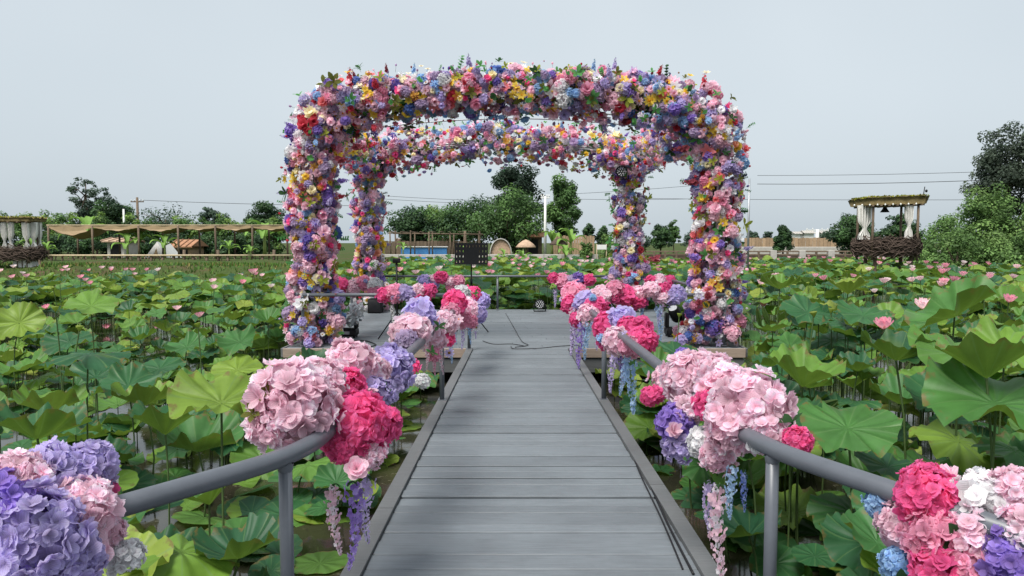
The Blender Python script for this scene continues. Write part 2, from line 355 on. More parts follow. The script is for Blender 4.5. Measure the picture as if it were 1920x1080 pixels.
for f_, s in ((walk_l, 1), (walk_r, -1)):
    yy = 2.25
    while yy < PY0 - 0.03:
        y2 = min(yy + U(2.2, 3.1), PY0 - 0.02)
        g = box(0, 1, 0, 1, -0.05, 0.022, 0.0)
        v = g.v.copy(); Y = yy + v[:, 1] * (y2 - yy - 0.006); e = f_(Y); v[:, 0] = e + s * v[:, 0] * 0.097; v[:, 1] = Y
        if s < 0: g.q = g.q[:, ::-1]
        put('edge_beam', G(v, g.q), DECKE, bw, smooth=False)
        g2 = box(0, 1, 0, 1, -0.30, -0.054); v = g2.v.copy(); Y = yy + v[:, 1] * (y2 - yy - 0.006); v[:, 0] = f_(Y) + s * (0.02 + v[:, 0] * 0.06); v[:, 1] = Y
        put('side_joist', G(v, g2.q if s > 0 else g2.q[:, ::-1]), DECKE, bw, smooth=False); yy = y2
for yy in np.arange(2.4, 11.3, 1.75):
    for xx in (walk_l(yy) + 0.14, walk_r(yy) - 0.14): put('pile', tube([(xx, yy, -1.2), (xx, yy, -0.04)], 0.06, 8), DECKE, bw)

PXL, PXR = -3.55, 3.62
pl = tag(bpy.data.objects.new('platform', None), kind='structure'); COL.objects.link(pl); pl.location = (0, 14.8, -0.2); WL[pl] = np.array([0, 14.8, -0.2])
y = PY0; k = 0
while y < PY1 - 0.05:
    wd = 0.146; y1 = min(y + wd, PY1)
    cuts = [PXL, U(-1.5, -0.4), U(0.8, 2.0), PXR] if k % 2 else [PXL, U(-2.4, -1.6), U(-0.2, 0.6), PXR]
    for a, b in zip(cuts[:-1], cuts[1:]):
        dz = U(-0.003, 0.003); put('plank', box(a + 0.002, b - 0.002, y, y1 - random.choice([0.004, 0.008, 0.014]), -0.034 + dz, dz, 0.004), DECK, pl, smooth=False)
    y = y1; k += 1
for a, b in ((PXL, walk_l(11.4) - 0.01), (walk_r(11.4) + 0.01, PXR)):
    put('edge_board', box(a, b, PY0 - 0.05, PY0 - 0.008, -0.13, 0.012, 0.005), RAWW, pl, smooth=False)
    put('front_joist', box(a + 0.02, b - 0.02, PY0 - 0.02, PY0 + 0.06, -0.36, -0.15), DECKE, pl, smooth=False)
for a in (PXL - 0.045, PXR + 0.005): put('edge_board', box(a, a + 0.04, PY0 - 0.004, PY1, -0.13, 0.012, 0.005), DECKE, pl, smooth=False)
for xx in np.linspace(PXL + 0.2, PXR - 0.2, 5):
    for yy in np.linspace(PY0 + 0.25, PY1 - 0.2, 4): put('pile', tube([(xx, yy, -1.2), (xx, yy, -0.04)], 0.08, 8), DECKE, pl)

# ------------------------------------------------------------------ railings
RH = 0.83
def rail(name, label, pts, posts, r=0.034, group='grey steel pipe railings'):
    t = thing(name, label, 'railing', (*pts[0][:2], 0), group)
    P = [np.array(p, float) for p in pts]; Q = [P[0]]
    for a, b, c in zip(P[:-2], P[1:-1], P[2:]):      # round the bends
        for s in np.linspace(0, 1, 9):
            u, v = b + (a - b) / np.linalg.norm(a - b) * 0.28, b + (c - b) / np.linalg.norm(c - b) * 0.28
            Q.append((1 - s) ** 2 * u + 2 * s * (1 - s) * b + s * s * v)
    Q.append(P[-1]); put('top_rail', tube(Q, r, 12), METAL, t)
    QA = np.array([q for a_, b_ in zip(Q[:-1], Q[1:]) for q in [a_ + (b_ - a_) * s for s in np.linspace(0, 1, 12)]])
    for (x, y_) in posts:
        x, y_ = (float(c) for c in QA[np.argmin((QA[:, 0] - x) ** 2 + (QA[:, 1] - y_) ** 2)][:2])
        p = put('post', tube([(x, y_, 0.024), (x, y_, RH - 0.01)], 0.026, 10), METAL, t)
        put('weld_collar', lathe([(0.0265, 0), (0.029, 0.006), (0.031, 0.02), (0.033, 0.03)], 10).mv((x, y_, RH - 0.058)), METAL, p)
        put('base_plate', box(x - 0.04, x + 0.04, y_ - 0.04, y_ + 0.04, 0.0225, 0.029, 0.002), METAL, p, smooth=False)
    return t
rlx = lambda y: walk_l(y) + 0.045
rrx = lambda y: walk_r(y) - 0.045
rail('pipe_railing', 'grey pipe handrail along the left side of the boardwalk, draped with flowers', [(-1.85, 1.35, RH), (rlx(2.85), 2.85, RH), (rlx(11.3), 11.3, RH)],
     [(rlx(2.78), 2.78), (rlx(7.85), 7.85), (rlx(11.25), 11.25), (-1.55, 1.75)], 0.036)
rail('pipe_railing', 'grey pipe handrail along the right side of the boardwalk, bending outward nearest the viewer', [(1.72, 1.4, RH), (rrx(2.95), 2.95, RH), (rrx(11.3), 11.3, RH)],
     [(rrx(2.9), 2.9), (rrx(7.85), 7.85), (rrx(11.25), 11.25), (1.5, 1.9)], 0.036)
FY = 11.62
rail('pipe_railing', 'grey pipe rail on the front edge of the platform, left of the boardwalk', [(-3.3, FY, RH), (rlx(11.4) - 0.05, FY, RH)], [(-3.25, FY), (-2.0, FY)], 0.028)
rail('pipe_railing', 'grey pipe rail on the front edge of the platform, right of the boardwalk', [(rrx(11.4) + 0.05, FY, RH), (3.35, FY, RH)], [(2.1, FY), (3.3, FY)], 0.028)
rail('pipe_railing', 'grey pipe rail across the rear edge of the platform, behind the music stand', [(-3.4, 18.1, RH), (3.3, 18.1, RH)], [(-3.35, 18.1), (-1.8, 18.1), (-0.35, 18.1), (1.6, 18.1), (3.25, 18.1)], 0.028)
rail('pipe_railing', 'grey pipe rail along the left side edge of the platform', [(-3.42, 11.75, RH), (-3.42, 18.0, RH)], [(-3.42, 13.6), (-3.42, 15.8)], 0.028)
rail('pipe_railing', 'grey pipe rail along the right side edge of the platform', [(3.47, 11.75, RH), (3.47, 18.0, RH)], [(3.47, 13.6), (3.47, 15.8)], 0.028)

# ------------------------------------------------------------------ flower units (face +Z, about radius 1)
def petal(L=1, W=0.5, lift=0.2, curl=0.2, cup=0.1, nu=2, nv=3, point=0.0, ruff=0.0, ph=0.0):
    def fn(u, v):
        s = u * 2 - 1
        wd = W * np.sin(np.pi * np.clip(v * 0.80 + 0.06, 0, 1)) ** (0.75 + point)
        x = s * wd; y_ = v * L * (1 - 0.10 * s * s * v); z = lift * v * L + curl * v * v * L + cup * s * s * W + ruff * (np.sin(s * 4 + ph) + 0.5 * np.sin(s * 9 + 2 * ph)) * v
        return x, y_, z
    g = gridsurf(fn, nu, nv); v = g.u[:, 1:2]; g.c = np.ones((len(g.v), 3)) * (0.88 + 0.30 * v ** 1.5) + np.array([0.0, 0.10, 0.08]) * v ** 2; return g
def ring(n, p, a0=0.0, T=0.0, jit=0.15):
    return J([p().mv((0, 0, T), rz(a0 + 2 * math.pi * k / n + U(-jit, jit))) for k in range(n)])
def ball(r=1, nu=8, nv=5, z=0): return ellip((0, 0, z), (r, r, r), nu, nv)
def u_rose():
    g = [ring(5, lambda: petal(1, 0.55, 0.25, 0.15, 0.15, 2, 2), 0), ring(5, lambda: petal(0.75, 0.5, 0.7, 0.2, 0.2, 2, 2), 0.6, 0.05), ring(4, lambda: petal(0.5, 0.4, 1.5, 0.2, 0.2, 2, 2), 0.2, 0.08)]
    return J(g)
def u_peony():
    return J([ring(7, lambda: petal(1, 0.45, U(-0.1, 0.3), 0.1, 0.1, 2, 2, 0, 0.06, U(0, 6)), 0), ring(7, lambda: petal(0.85, 0.42, U(0.4, 0.8), 0.1, 0.1, 2, 2, 0, 0.06, U(0, 6)), 0.4, 0.05), ring(5, lambda: petal(0.7, 0.36, U(1.1, 1.8), 0, 0.1, 2, 2, 0, 0.06, U(0, 6)), 0.1, 0.08)])
def u_lily():
    return J([ring(6, lambda: petal(1.05, 0.30, 0.45, -0.15, 0.05, 2, 3, 0.5), 0), ball(0.14, 6, 4, 0.14).col((0.9, 0.7, 0.2))])
def u_daisy():
    return J([ring(10, lambda: petal(1, 0.2, 0.12, -0.05, 0.02, 1, 2), 0), ball(0.26, 8, 4, 0.08).col((0.75, 0.5, 0.08))])
def spherepts(n, zmin=-0.6):
    i = np.arange(n) + 0.5; z = 1 - (1 - zmin) * i / n; a = i * 2.39996; r = np.sqrt(np.maximum(0, 1 - z * z))
    return np.stack([r * np.cos(a), r * np.sin(a), z], 1)
def floret(n=4, L=0.5, nu=1, nv=2): return J([petal(L, L * 0.52, 0.15, 0.1, 0.08, nu, nv).mv((0, 0, 0), rz(2 * math.pi * k / n)) for k in range(n)])
def u_hydr(nf=30):
    p = spherepts(nf, -0.5); p = p + rng.normal(0, 0.06, p.shape); Nn = p + rng.normal(0, 0.25, p.shape)
    g = REP(floret(4, 0.42), frames(Nn), p * rng.uniform(0.72, 0.95, nf)[:, None], rng.uniform(0.8, 1.15, nf), cols=np.clip(rng.uniform(0.8, 1.1, (nf, 1)), 0, 1.1) * np.ones((1, 3)))
    return J([g, ball(0.66, 8, 5).col((0.75, 0.72, 0.75))])
def u_pom():
    p = spherepts(46, -0.5); g = REP(petal(0.42, 0.16, 1.2, -0.2, 0.05, 1, 2), frames(p), p * 0.6, rng.uniform(0.85, 1.2, 46)); return J([g, ball(0.68, 8, 5)])
def u_spike():
    gs = [tube([(0, 0, -0.4), (0.05, 0, 1.9)], 0.03, 4).col((0.25, 0.45, 0.2))]
    for k in range(16):
        z = 0.1 + k * 0.11; a = k * 2.4; s = 0.34 * (1.1 - k / 18)
        gs.append(ring(4, lambda: petal(s, s * 0.5, 0.5, 0, 0.1, 1, 2), 0).mv((0.12 * math.cos(a), 0.12 * math.sin(a), z), rz(a) @ ry(1.1)))
    return J(gs).mv((0, 0, 0), None, 0.9)
def u_leaf():
    gs = []
    for k in range(5):
        a = k * 2.4; gs.append(petal(1.1, 0.30, U(0.2, 0.9), -0.25, 0.08, 2, 3, 0.35).mv((0, 0, k * 0.05), rz(a)))
    return J(gs)
def u_euca():
    gs = [tube([(0, 0, -0.3), (0.1, 0, 1.5)], 0.03, 4)]
    for k in range(12):
        a = k * 2.0; gs.append(petal(0.42, 0.24, 0.4, 0, 0.05, 1, 2).mv((0.06 * k / 12, 0, 0.1 + k * 0.12), rz(a)))
    return J(gs)
def u_bud():
    return J([ellip((0, 0, 0.9), (0.35, 0.35, 0.45), 7, 5), tube([(0, 0, -1.6), (0.1, 0.05, -0.4), (0, 0, 0.6)], 0.045, 4).col((0.35, 0.45, 0.25))])
PALS = dict(lpink='#fbd0e0', mpink='#f4a5c3', dusty='#dcb0c0', mauve='#c4aacd', hot='#f4589f', red='#cf2a48', dred='#98283f', lav='#c6b4e2', purple='#9a78cf', violet='#6f58b4',
            sky='#9dbfe6', blue='#5b7ac6', navy='#33458f', yellow='#f0cd3c', gold='#e0a93a', cream='#f8ebc8', white='#f1ecef', peach='#f0b196', coral='#ea7a80', green='#5f9c5a', lime='#a3ac4a', olive='#6d7038', dgreen='#3a5a38')
PAL = {k: srgb(v) * (0.9 if k not in ('green', 'lime', 'olive', 'dgreen') else 1) + (0.055 if k not in ('green', 'lime', 'olive', 'dgreen') else 0) for k, v in PALS.items()}
UN = {}
def unit(kind, var=0):
    if (kind, var) not in UN: UN[(kind, var)] = {'rose': u_rose, 'peony': u_peony, 'lily': u_lily, 'daisy': u_daisy, 'hydrangea': u_hydr, 'pompom': u_pom, 'delphinium': u_spike, 'leaf_sprig': u_leaf, 'eucalyptus': u_euca, 'flower_bud': u_bud}[kind]()
    return UN[(kind, var)]
UM = {}
def unit_mesh(kind, cname, var=0):
    k = (kind, cname, var)
    if k not in UM:
        g = unit(kind, var); UM[k] = mesh(kind + '_' + cname, G(g.v, g.q, g.t, g.c * PAL[cname], g.u), PETAL)
    return UM[k]
MIX = [('rose', 0.17, dict(lpink=6, cream=5, white=6, peach=2, hot=2, red=3, dred=1, yellow=3, dusty=4, coral=1.5)),
       ('peony', 0.15, dict(lpink=7, mpink=3, dusty=5, mauve=3, white=4, hot=1.5, coral=0.7, cream=2)),
       ('hydrangea', 0.19, dict(lav=5, purple=2.4, sky=4, mpink=2.5, lpink=5, violet=0.8, mauve=4, blue=0.7, white=3)),
       ('pompom', 0.09, dict(yellow=3, sky=2, lpink=2, mauve=2, gold=1, red=1, white=2)),
       ('lily', 0.13, dict(yellow=8, lpink=3, white=3, coral=2, lav=2, gold=1)),
       ('daisy', 0.10, dict(white=4, lpink=3, yellow=3, lav=3, mpink=2, sky=1)),
       ('flower_bud', 0.07, dict(dred=3, red=2, mauve=2, lpink=2, violet=2, white=1)),
       ('delphinium', 0.03, dict(red=2, sky=2, purple=2, dred=1, lav=2)),
       ('leaf_sprig', 0.055, dict(green=2, olive=3, dgreen=2, lime=2)),
       ('eucalyptus', 0.025, dict(green=3, dgreen=1))]
RAD = dict(rose=0.064, peony=0.073, hydrangea=0.084, pompom=0.052, lily=0.080, daisy=0.062, flower_bud=0.050, delphinium=0.11, leaf_sprig=0.085, eucalyptus=0.085)

# ------------------------------------------------------------------ the flower gazebo
def path_arch(xl, xr, y_l, y_r, zc, ztop, rad=0.75, n=80, z0=0.05):
    P = [(xl, z) for z in np.linspace(z0, zc - rad, 26)]
    for a in np.linspace(math.pi, math.pi / 2, 12)[1:]: P.append((xl + rad + rad * math.cos(a), zc - rad + rad * math.sin(a)))
    xs_ = np.linspace(xl + rad, xr - rad, 46)[1:-1]
    for x in xs_:
        s = (x - xl - rad) / (xr - xl - 2 * rad); P.append((x, zc + (ztop - zc) * math.sin(math.pi * s)))
    for a in np.linspace(math.pi / 2, 0, 12): P.append((xr - rad + rad * math.cos(a), zc - rad + rad * math.sin(a)))
    P += [(xr, z) for z in np.linspace(zc - rad, z0, 26)][1:]
    P = np.array(P); s = (P[:, 0] - xl) / (xr - xl)
    return np.stack([P[:, 0], y_l + (y_r - y_l) * s, P[:, 1]], 1)
def sample(path, n, R):                              # points around a tube, uniform along it
    d = np.r_[0, np.cumsum(np.linalg.norm(np.diff(path, axis=0), axis=1))]; s = rng.uniform(0, d[-1], n)
    C = np.stack([np.interp(s, d, path[:, k]) for k in range(3)], 1); T = np.gradient(path, axis=0)
    T = np.stack([np.interp(s, d, T[:, k]) for k in range(3)], 1); T /= np.linalg.norm(T, axis=1, keepdims=True)
    h = np.where(np.abs(T[:, 1:2]) > 0.9, np.array([[0, 0, 1.0]]), np.array([[0, 1.0, 0]]))
    A = np.cross(T, h); A /= np.linalg.norm(A, axis=1, keepdims=True); B = np.cross(T, A)
    th = rng.uniform(0, 2 * math.pi, n); Nn = A * np.cos(th)[:, None] + B * np.sin(th)[:, None]
    Rr = np.interp(s / d[-1], np.linspace(0, 1, len(R)), R)
    lump = 1 + 0.13 * np.sin(s * 3.1 + 2 * th) + 0.10 * np.sin(s * 7.3 - 3 * th + 1)
    return C, Nn, Rr * lump
FA = path_arch(-3.20, 3.30, 11.95, 11.95, 3.84, 4.06, 0.62)
RA = path_arch(-3.42, 2.80, 17.75, 17.75, 3.86, 4.02, 0.6)
SL = np.stack([np.linspace(-3.1, -3.42, 30), np.linspace(12.2, 17.6, 30), np.full(30, 3.62)], 1)
SR = np.stack([np.linspace(3.2, 2.8, 30), np.linspace(12.2, 17.6, 30), np.full(30, 3.62)], 1)
gaz = thing('flower_gazebo', 'large open gazebo with four columns and arched top covered in multicoloured flowers', 'gazebo', (0, 14.8, 0))
for a, mid in ((FA, 1), (RA, 1)):
    put('arch_frame', tube(a[::3], 0.045, 8), STEEL, gaz)
    for off in (-0.18, 0.18):
        b = a.copy(); b[:, 1] += off; b[:, 0] *= 0.985; b[:, 2] *= 0.985; put('arch_frame', tube(b[::3], 0.022, 6), STEEL, gaz)
for s_ in (SL, SR): put('side_beam', tube(s_[::5], 0.045, 8), STEEL, gaz)
for z_, yv, bow in ((3.66, 12.9, 0.30), (3.78, 14.2, 0.22)):
    xx = np.linspace(-3.1, 3.1, 25); put('roof_pipe', tube(np.stack([xx, np.full(25, yv), z_ + bow * np.cos(xx / 3.1 * 1.57)], 1), 0.014, 6), STEEL, gaz)
cand = []                                            # (kind, colour, position, normal, radius)
def fill(path, n, R, low=None):
    C, Nn, Rr = sample(path, n, R)
    rad = Rr * (0.55 + 0.45 * rng.uniform(0, 1, n) ** 0.45); P = C + Nn * rad[:, None]
    kinds = rng.choice(len(MIX), n, p=np.array([m[1] for m in MIX]) / sum(m[1] for m in MIX))
    ns_ = n // 9; sd_ = C[rng.integers(0, n, ns_)] + Nn[rng.integers(0, n, ns_)] * 0.3; sk = []      # bunches of one kind, as they were tied on
    for _ in range(ns_):
        kd, _w, cols = random.choices(MIX[:6], [m[1] for m in MIX[:6]])[0]; sk.append((kd, random.choices(list(cols), list(cols.values()))[0]))
    for i in range(n):
        kd, _, cols = MIX[kinds[i]]; ks = list(cols); wts = [cols[c] for c in ks]; c = random.choices(ks, wts)[0]
        if random.random() < 0.28:
            j = int(np.argmin(((sd_ - P[i]) ** 2).sum(1)))
            if ((sd_[j] - P[i]) ** 2).sum() < 0.045: kd, c = sk[j]
        nn = Nn[i] + rng.normal(0, 0.28, 3) + np.array([0, -0.25, 0.10]); p = P[i].copy()
        if kd in ('flower_bud', 'delphinium', 'eucalyptus', 'leaf_sprig'):
            p += Nn[i] * 0.10
        if Nn[i][2] < -0.5 and C[i][2] > 3 and random.random() < 0.3:   # trailing bits under the beams
            p[2] -= U(0.02, 0.15); kd = random.choice(['flower_bud', 'rose', 'daisy', 'flower_bud']); c = random.choice(['dred', 'mauve', 'lpink', 'red', 'lav', 'dusty', 'sky'])
        if p[2] < 0.06: p[2] = U(0.06, 0.2)
        cand.append((kd, c, p, nn / np.linalg.norm(nn), RAD[kd] * (U(0.72, 1.15) if random.random() < 0.86 else U(1.2, 1.6))))
    return C, Nn, Rr
fr_ = np.array([0.50, 0.44, 0.42, 0.42, 0.42, 0.43, 0.45, 0.50, 0.44, 0.42, 0.40, 0.40, 0.42, 0.42, 0.44, 0.50, 0.45, 0.43, 0.42, 0.42, 0.42, 0.44, 0.50])
fill(FA, 3900, fr_ * np.where(np.abs(np.arange(23) - 11) < 5, 0.76, 0.83)); fill(RA, 2600, fr_ * np.where(np.abs(np.arange(23) - 11) < 5, 0.98, 0.80)); fill(SL, 620, np.array([0.37, 0.35, 0.37])); fill(SR, 620, np.array([0.37, 0.35, 0.37]))
for (x, yv, z, tx) in ((-3.0, 11.8, 3.0, 1), (3.1, 11.8, 3.0, -1), (-3.2, 17.6, 3.0, 1), (2.6, 17.6, 3.0, -1)):     # fuller inner corners
    for k in range(90):
        a, b = U(0, 1), U(0, 1); a, b = min(a, b), max(a, b)
        p = np.array([x + tx * a * 0.7, yv + U(-0.3, 0.35), z + b * 0.75]); kd, _, cols = random.choices(MIX, [m[1] for m in MIX])[0]
        nn = np.array([tx * 0.5, -0.8, -0.4]) + rng.normal(0, 0.4, 3); cand.append((kd, random.choice(list(cols)), p, nn / np.linalg.norm(nn), RAD[kd] * U(0.8, 1.15)))
for x in np.linspace(-2.9, 3.0, 34):                 # loose stems standing up along the top
    s = (x + 3.2) / 6.5; z = 3.84 + 0.22 * math.sin(math.pi * min(max(s, 0), 1)) + 0.33
    kd = random.choices(['flower_bud', 'delphinium', 'lily', 'leaf_sprig', 'daisy', 'eucalyptus'], [5, 0.5, 1.2, 1.2, 3, 0.5])[0]
    c = random.choice({'flower_bud': ['mauve', 'lpink', 'violet', 'dusty'], 'delphinium': ['red', 'sky', 'lav'], 'lily': ['yellow', 'cream'], 'leaf_sprig': ['olive', 'dgreen', 'lime'], 'daisy': ['lpink', 'lav', 'cream'], 'eucalyptus': ['dgreen', 'green']}[kd])
    cand.append((kd, c, np.array([x + U(-.05, .05), 11.85 + U(-0.25, 0.25), z + U(-0.06, 0.12)]), np.array([U(-.25, .25), U(-.3, .1), 1.0]), RAD[kd] * U(0.75, 1.05)))
for (x, z) in ((-2.55, 4.1), (3.0, 4.02)): cand.append(('delphinium', 'red', np.array([x, 11.75, z]), np.array([0.05, 0, 1.0]), 0.17))
for (x, z, d) in ((-2.5, 3.15, 1), (-2.75, 2.95, 1), (2.75, 3.12, -1), (2.35, 1.4, -1), (2.9, 2.6, -1)): cand.append(('delphinium', 'dred', np.array([x, 11.7, z]), np.array([d, -0.1, -0.05]), 0.16))
for x0, lean in ((3.05, -1), (2.9, -1)):             # spill of flowers at the foot of the right front column
    for k in range(46):
        t_ = U(0, 1); p = np.array([x0 + 0.1 - t_ * 0.42 * U(0.6, 1), 11.72 + U(-0.25, 0.2), 0.9 * (1 - t_) * U(0.5, 1.2) + 0.08]); kd, _, cols = random.choices(MIX, [m[1] for m in MIX])[0]
        nn = np.array([-0.4, -0.8, 0.4]) + rng.normal(0, 0.3, 3); cand.append((kd, random.choice(list(cols)), p, nn, RAD[kd] * U(0.8, 1.1)))
# the three hundred that show largest are parts of their own, the rest one mass
score = [-(c[4] / np.linalg.norm(c[2] - np.array([0, 0, HC]))) * (1 if c[3][1] < -0.1 else 0.2) * (1 if c[2][1] < 11.9 else 0.4) for c in cand]
order = np.argsort(score); solo = set(order[:300].tolist())
byk = {}
for i, (kd, c, p, nn, r) in enumerate(cand):
    if i in solo:
        R = frames(nn[None])[0]; inst(kd, unit_mesh(kd, c), p, R, r, gaz)
    else: byk.setdefault(kd, []).append((p, nn, r, PAL[c]))
gs = []
for kd, L in byk.items():
    gs.append(REP(unit(kd), frames(np.array([l[1] for l in L])), np.array([l[0] for l in L]), np.array([l[2] for l in L]), cols=np.array([l[3] for l in L]) * rng.uniform(0.88, 1.1, (len(L), 1))))
put('flower_mass', J(gs), PETAL, gaz, kind='stuff', origin=(0, 14.8, 0))
# green and brownish filler inside the flowers
gs = []
for path, n, R in ((FA, 3000, 0.24), (RA, 1700, 0.22), (SL, 350, 0.17), (SR, 350, 0.17)):
    C, Nn, Rr = sample(path, n, np.array([R, R])); P = C + Nn * (Rr * rng.uniform(0.2, 1.05, n))[:, None]
    cols = np.array([PAL['dgreen'], PAL['olive'], PAL['green'], PAL['mauve'] * 0.7, PAL['dusty'], PAL['lpink']])[rng.integers(0, 6, n)] * rng.uniform(0.7, 1.1, (n, 1))
    gs.append(REP(petal(1, 0.32, 0.2, -0.2, 0.1, 2, 2, 0.3), frames(Nn + rng.normal(0, 0.6, (n, 3))), P, rng.uniform(0.08, 0.16, n), cols=cols))
put('leaf_filler', J(gs), PETAL, gaz, kind='stuff', origin=(0, 14.8, 0))

# ------------------------------------------------------------------ garlands tied to the railings
def big_floret(n=5):
    return J([petal(0.62, 0.36, U(0.0, 0.5), U(-0.2, 0.2), 0.12, 4, 4, 0, 0.09, U(0, 6)).mv((0, 0, U(0, .03)), rz(2 * math.pi * k / n + U(-.2, .2))) for k in range(n)] +
             [petal(0.40, 0.25, U(0.5, 0.9), 0.0, 0.12, 2, 3, 0, 0.04, U(0, 6)).mv((0, 0, 0.03), rz(2 * math.pi * k / 3 + U(-.2, .2))) for k in range(3)])
BF = [big_floret(5), big_floret(4), big_floret(5)]
BFM, HDM = {}, {}
def near_head(par, p, r, cn, nf=46):
    nf = int(nf * 1.7); core = J([u_hydr(26).mv((0, 0, 0), None, 0.92)]); o = put('bloom', G(core.v, core.q, core.t, core.c * PAL[cn] * 0.92, core.u).mv(p, frames(np.array([[U(-.3, .3), U(-.6, 0), 1]]))[0], r), PETAL, par, origin=p)
    pts = spherepts(nf, -0.85); pts = pts[rng.permutation(nf)] + rng.normal(0, 0.07, (nf, 3)); nn = pts + rng.normal(0, 0.22, (nf, 3)); R = frames(nn)
    for i in range(nf):
        k = i % 3
        if (cn, k) not in BFM: BFM[(cn, k)] = mesh('floret_' + cn, G(BF[k].v, BF[k].q, BF[k].t, np.clip(BF[k].c * (PAL[cn] * [1.06, 1.0, 0.86][k] + [0.05, 0.0, 0.0][k]), 0, 0.93), BF[k].u), PETAL)
        inst('floret', BFM[(cn, k)], np.asarray(p) + pts[i] * r * U(0.74, 0.97), R[i], r * U(0.36, 0.56), o)
def far_head(par, p, r, cn):
    v = random.randrange(3); k = (cn, v)
    if k not in HDM:
        pts_ = spherepts(70, -0.85) + rng.normal(0, 0.09, (70, 3)); g = J([u_hydr(40), REP(BF[v], frames(pts_ + rng.normal(0, 0.3, (70, 3))), pts_ * rng.uniform(0.7, 1.0, (70, 1)), rng.uniform(0.22, 0.36, 70), cols=rng.uniform(0.85, 1.2, (70, 1)) + rng.choice([0, 0, 0.25], (70, 1)) * np.array([[0.3, 1, 0.7]]))])
        HDM[k] = mesh('bloom_' + cn, G(g.v, g.q, g.t, np.clip(g.c * PAL[cn], 0, 0.95), g.u), PETAL)
    inst('bloom', HDM[k], p, frames(np.array([[U(-.4, .4), U(-.8, 0), 0.9]]))[0], (r * U(0.92, 1.1), r * U(0.92, 1.1), r * U(0.85, 1)), par)
WIS = {}
def wisteria(par, top, length, cn, wdt=0.055):
    v = random.randrange(3)
    if (cn, v) not in WIS:
        ph, amp = U(0, 6), U(0.03, 0.07); cx_ = lambda t: (amp * math.sin(t * 4 + ph) - amp * math.sin(ph), amp * math.cos(t * 3 + ph) - amp * math.cos(ph))
        gs = [tube([(*cx_(t), -t) for t in np.linspace(0, 1, 7)], 0.005, 4).col((0.2, 0.35, 0.15))]
        for k in range(95):
            t_ = (k / 95) ** 0.85; a = k * 2.4 + U(-.6, .6); r = (0.12 * (1 - t_) ** 0.8 + 0.012) * U(0.35, 1.15) * (0.55 + 0.45 * min(1, t_ * 6)); nn = np.array([math.cos(a), math.sin(a), U(-.8, .2)]); c_ = cx_(t_)
            gs.append(floret(random.choice([3, 4]), 0.046 * (1.15 - t_ * 0.65) * U(0.7, 1.2)).mv((c_[0] + r * math.cos(a), c_[1] + r * math.sin(a), -0.05 - t_ * 0.95 + U(-.02, .02)), frames(nn[None])[0]).col(np.minimum(PAL[cn] * U(0.8, 1.1) + random.choice([0, 0.08, 0.2]), 0.9)))
        for k in range(3): gs.append(petal(0.09, 0.028, 0.2, -0.3, 0.05, 2, 3, 0.3).mv((0, 0, -0.01), rz(k * 2.1) @ rx(-0.5)).col(PAL['dgreen']))
        WIS[(cn, v)] = mesh('wisteria_' + cn, J(gs), PETAL)
    L = length * U(0.82, 1.1)
    inst('wisteria_strand', WIS[(cn, v)], top, rz(U(0, 6)) @ ry(U(-.07, .07)), (length * 0.85, length * 0.85, L), par)
SPR = mesh('sprig', G(u_leaf().v, u_leaf().q, u_leaf().t), PETAL)
def sprigs(par, P, n, spread, r=0.07, near=False):
    for k in range(n):
        p = np.asarray(P[k % len(P)]) + rng.normal(0, spread, 3) * np.array([1, 1, 0.7]); kd, c = random.choice([('leaf_sprig', 'dgreen'), ('leaf_sprig', 'olive'), ('daisy', 'white'), ('lily', 'lpink'), ('hydrangea', 'sky'), ('daisy', 'lav'), ('leaf_sprig', 'green')]) if not near else random.choice([('leaf_sprig', 'dgreen'), ('leaf_sprig', 'olive'), ('rose', 'lpink'), ('peony', 'lpink'), ('rose', 'white')])
        inst(kd, unit_mesh(kd, c), p, frames((np.array([U(-1, 1), U(-1.2, .2), U(-.3, .8)]))[None])[0], r * U(0.8, 1.2), par)
def garland(label, heads, wis=(), near=False, ns=6, group='flower garlands tied to the railings'):
    P = [at(h[0], h[1], h[3]) for h in heads]; b = np.mean(P, 0)
    t = thing('flower_garland', label, 'garland', b, group)
    for h, p in zip(heads, P):
        r = h[2] * h[3] / F
        if near and h[2] > 24: near_head(t, p, r, h[4], 44 if h[2] > 50 else 30)
        else: far_head(t, p, r, h[4])
    for (px, py0, py1, Y, cn) in wis:
        a, c = at(px, py0, Y), at(px, py1, Y); wisteria(t, a, a[2] - c[2], cn)
    sprigs(t, P, ns, np.mean([h[2] * h[3] / F for h in heads]) * (0.55 if near else 0.8), 0.05, near)
    return t
garland('biggest pale pink and hot pink flower garland on the left handrail',
        [(548, 762, 82, 3.15, 'lpink'), (505, 800, 40, 3.05, 'lpink'), (600, 720, 48, 3.4, 'lpink'), (668, 800, 66, 3.35, 'hot'), (718, 795, 36, 3.45, 'hot'), (648, 728, 38, 3.75, 'hot'), (655, 682, 46, 3.9, 'lpink'), (690, 700, 40, 4.0, 'lpink'), (730, 695, 46, 4.3, 'lav'), (705, 740, 36, 3.9, 'lav'), (765, 690, 22, 4.7, 'hot'), (690, 850, 34, 3.3, 'lpink'), (640, 845, 26, 3.2, 'hot'), (792, 715, 14, 4.6, 'white'), (605, 775, 40, 3.3, 'lpink')],
        [(660, 900, 1075, 3.3, 'purple'), (628, 905, 1060, 3.25, 'lpink'), (690, 890, 1050, 3.35, 'lav')], True, 18)
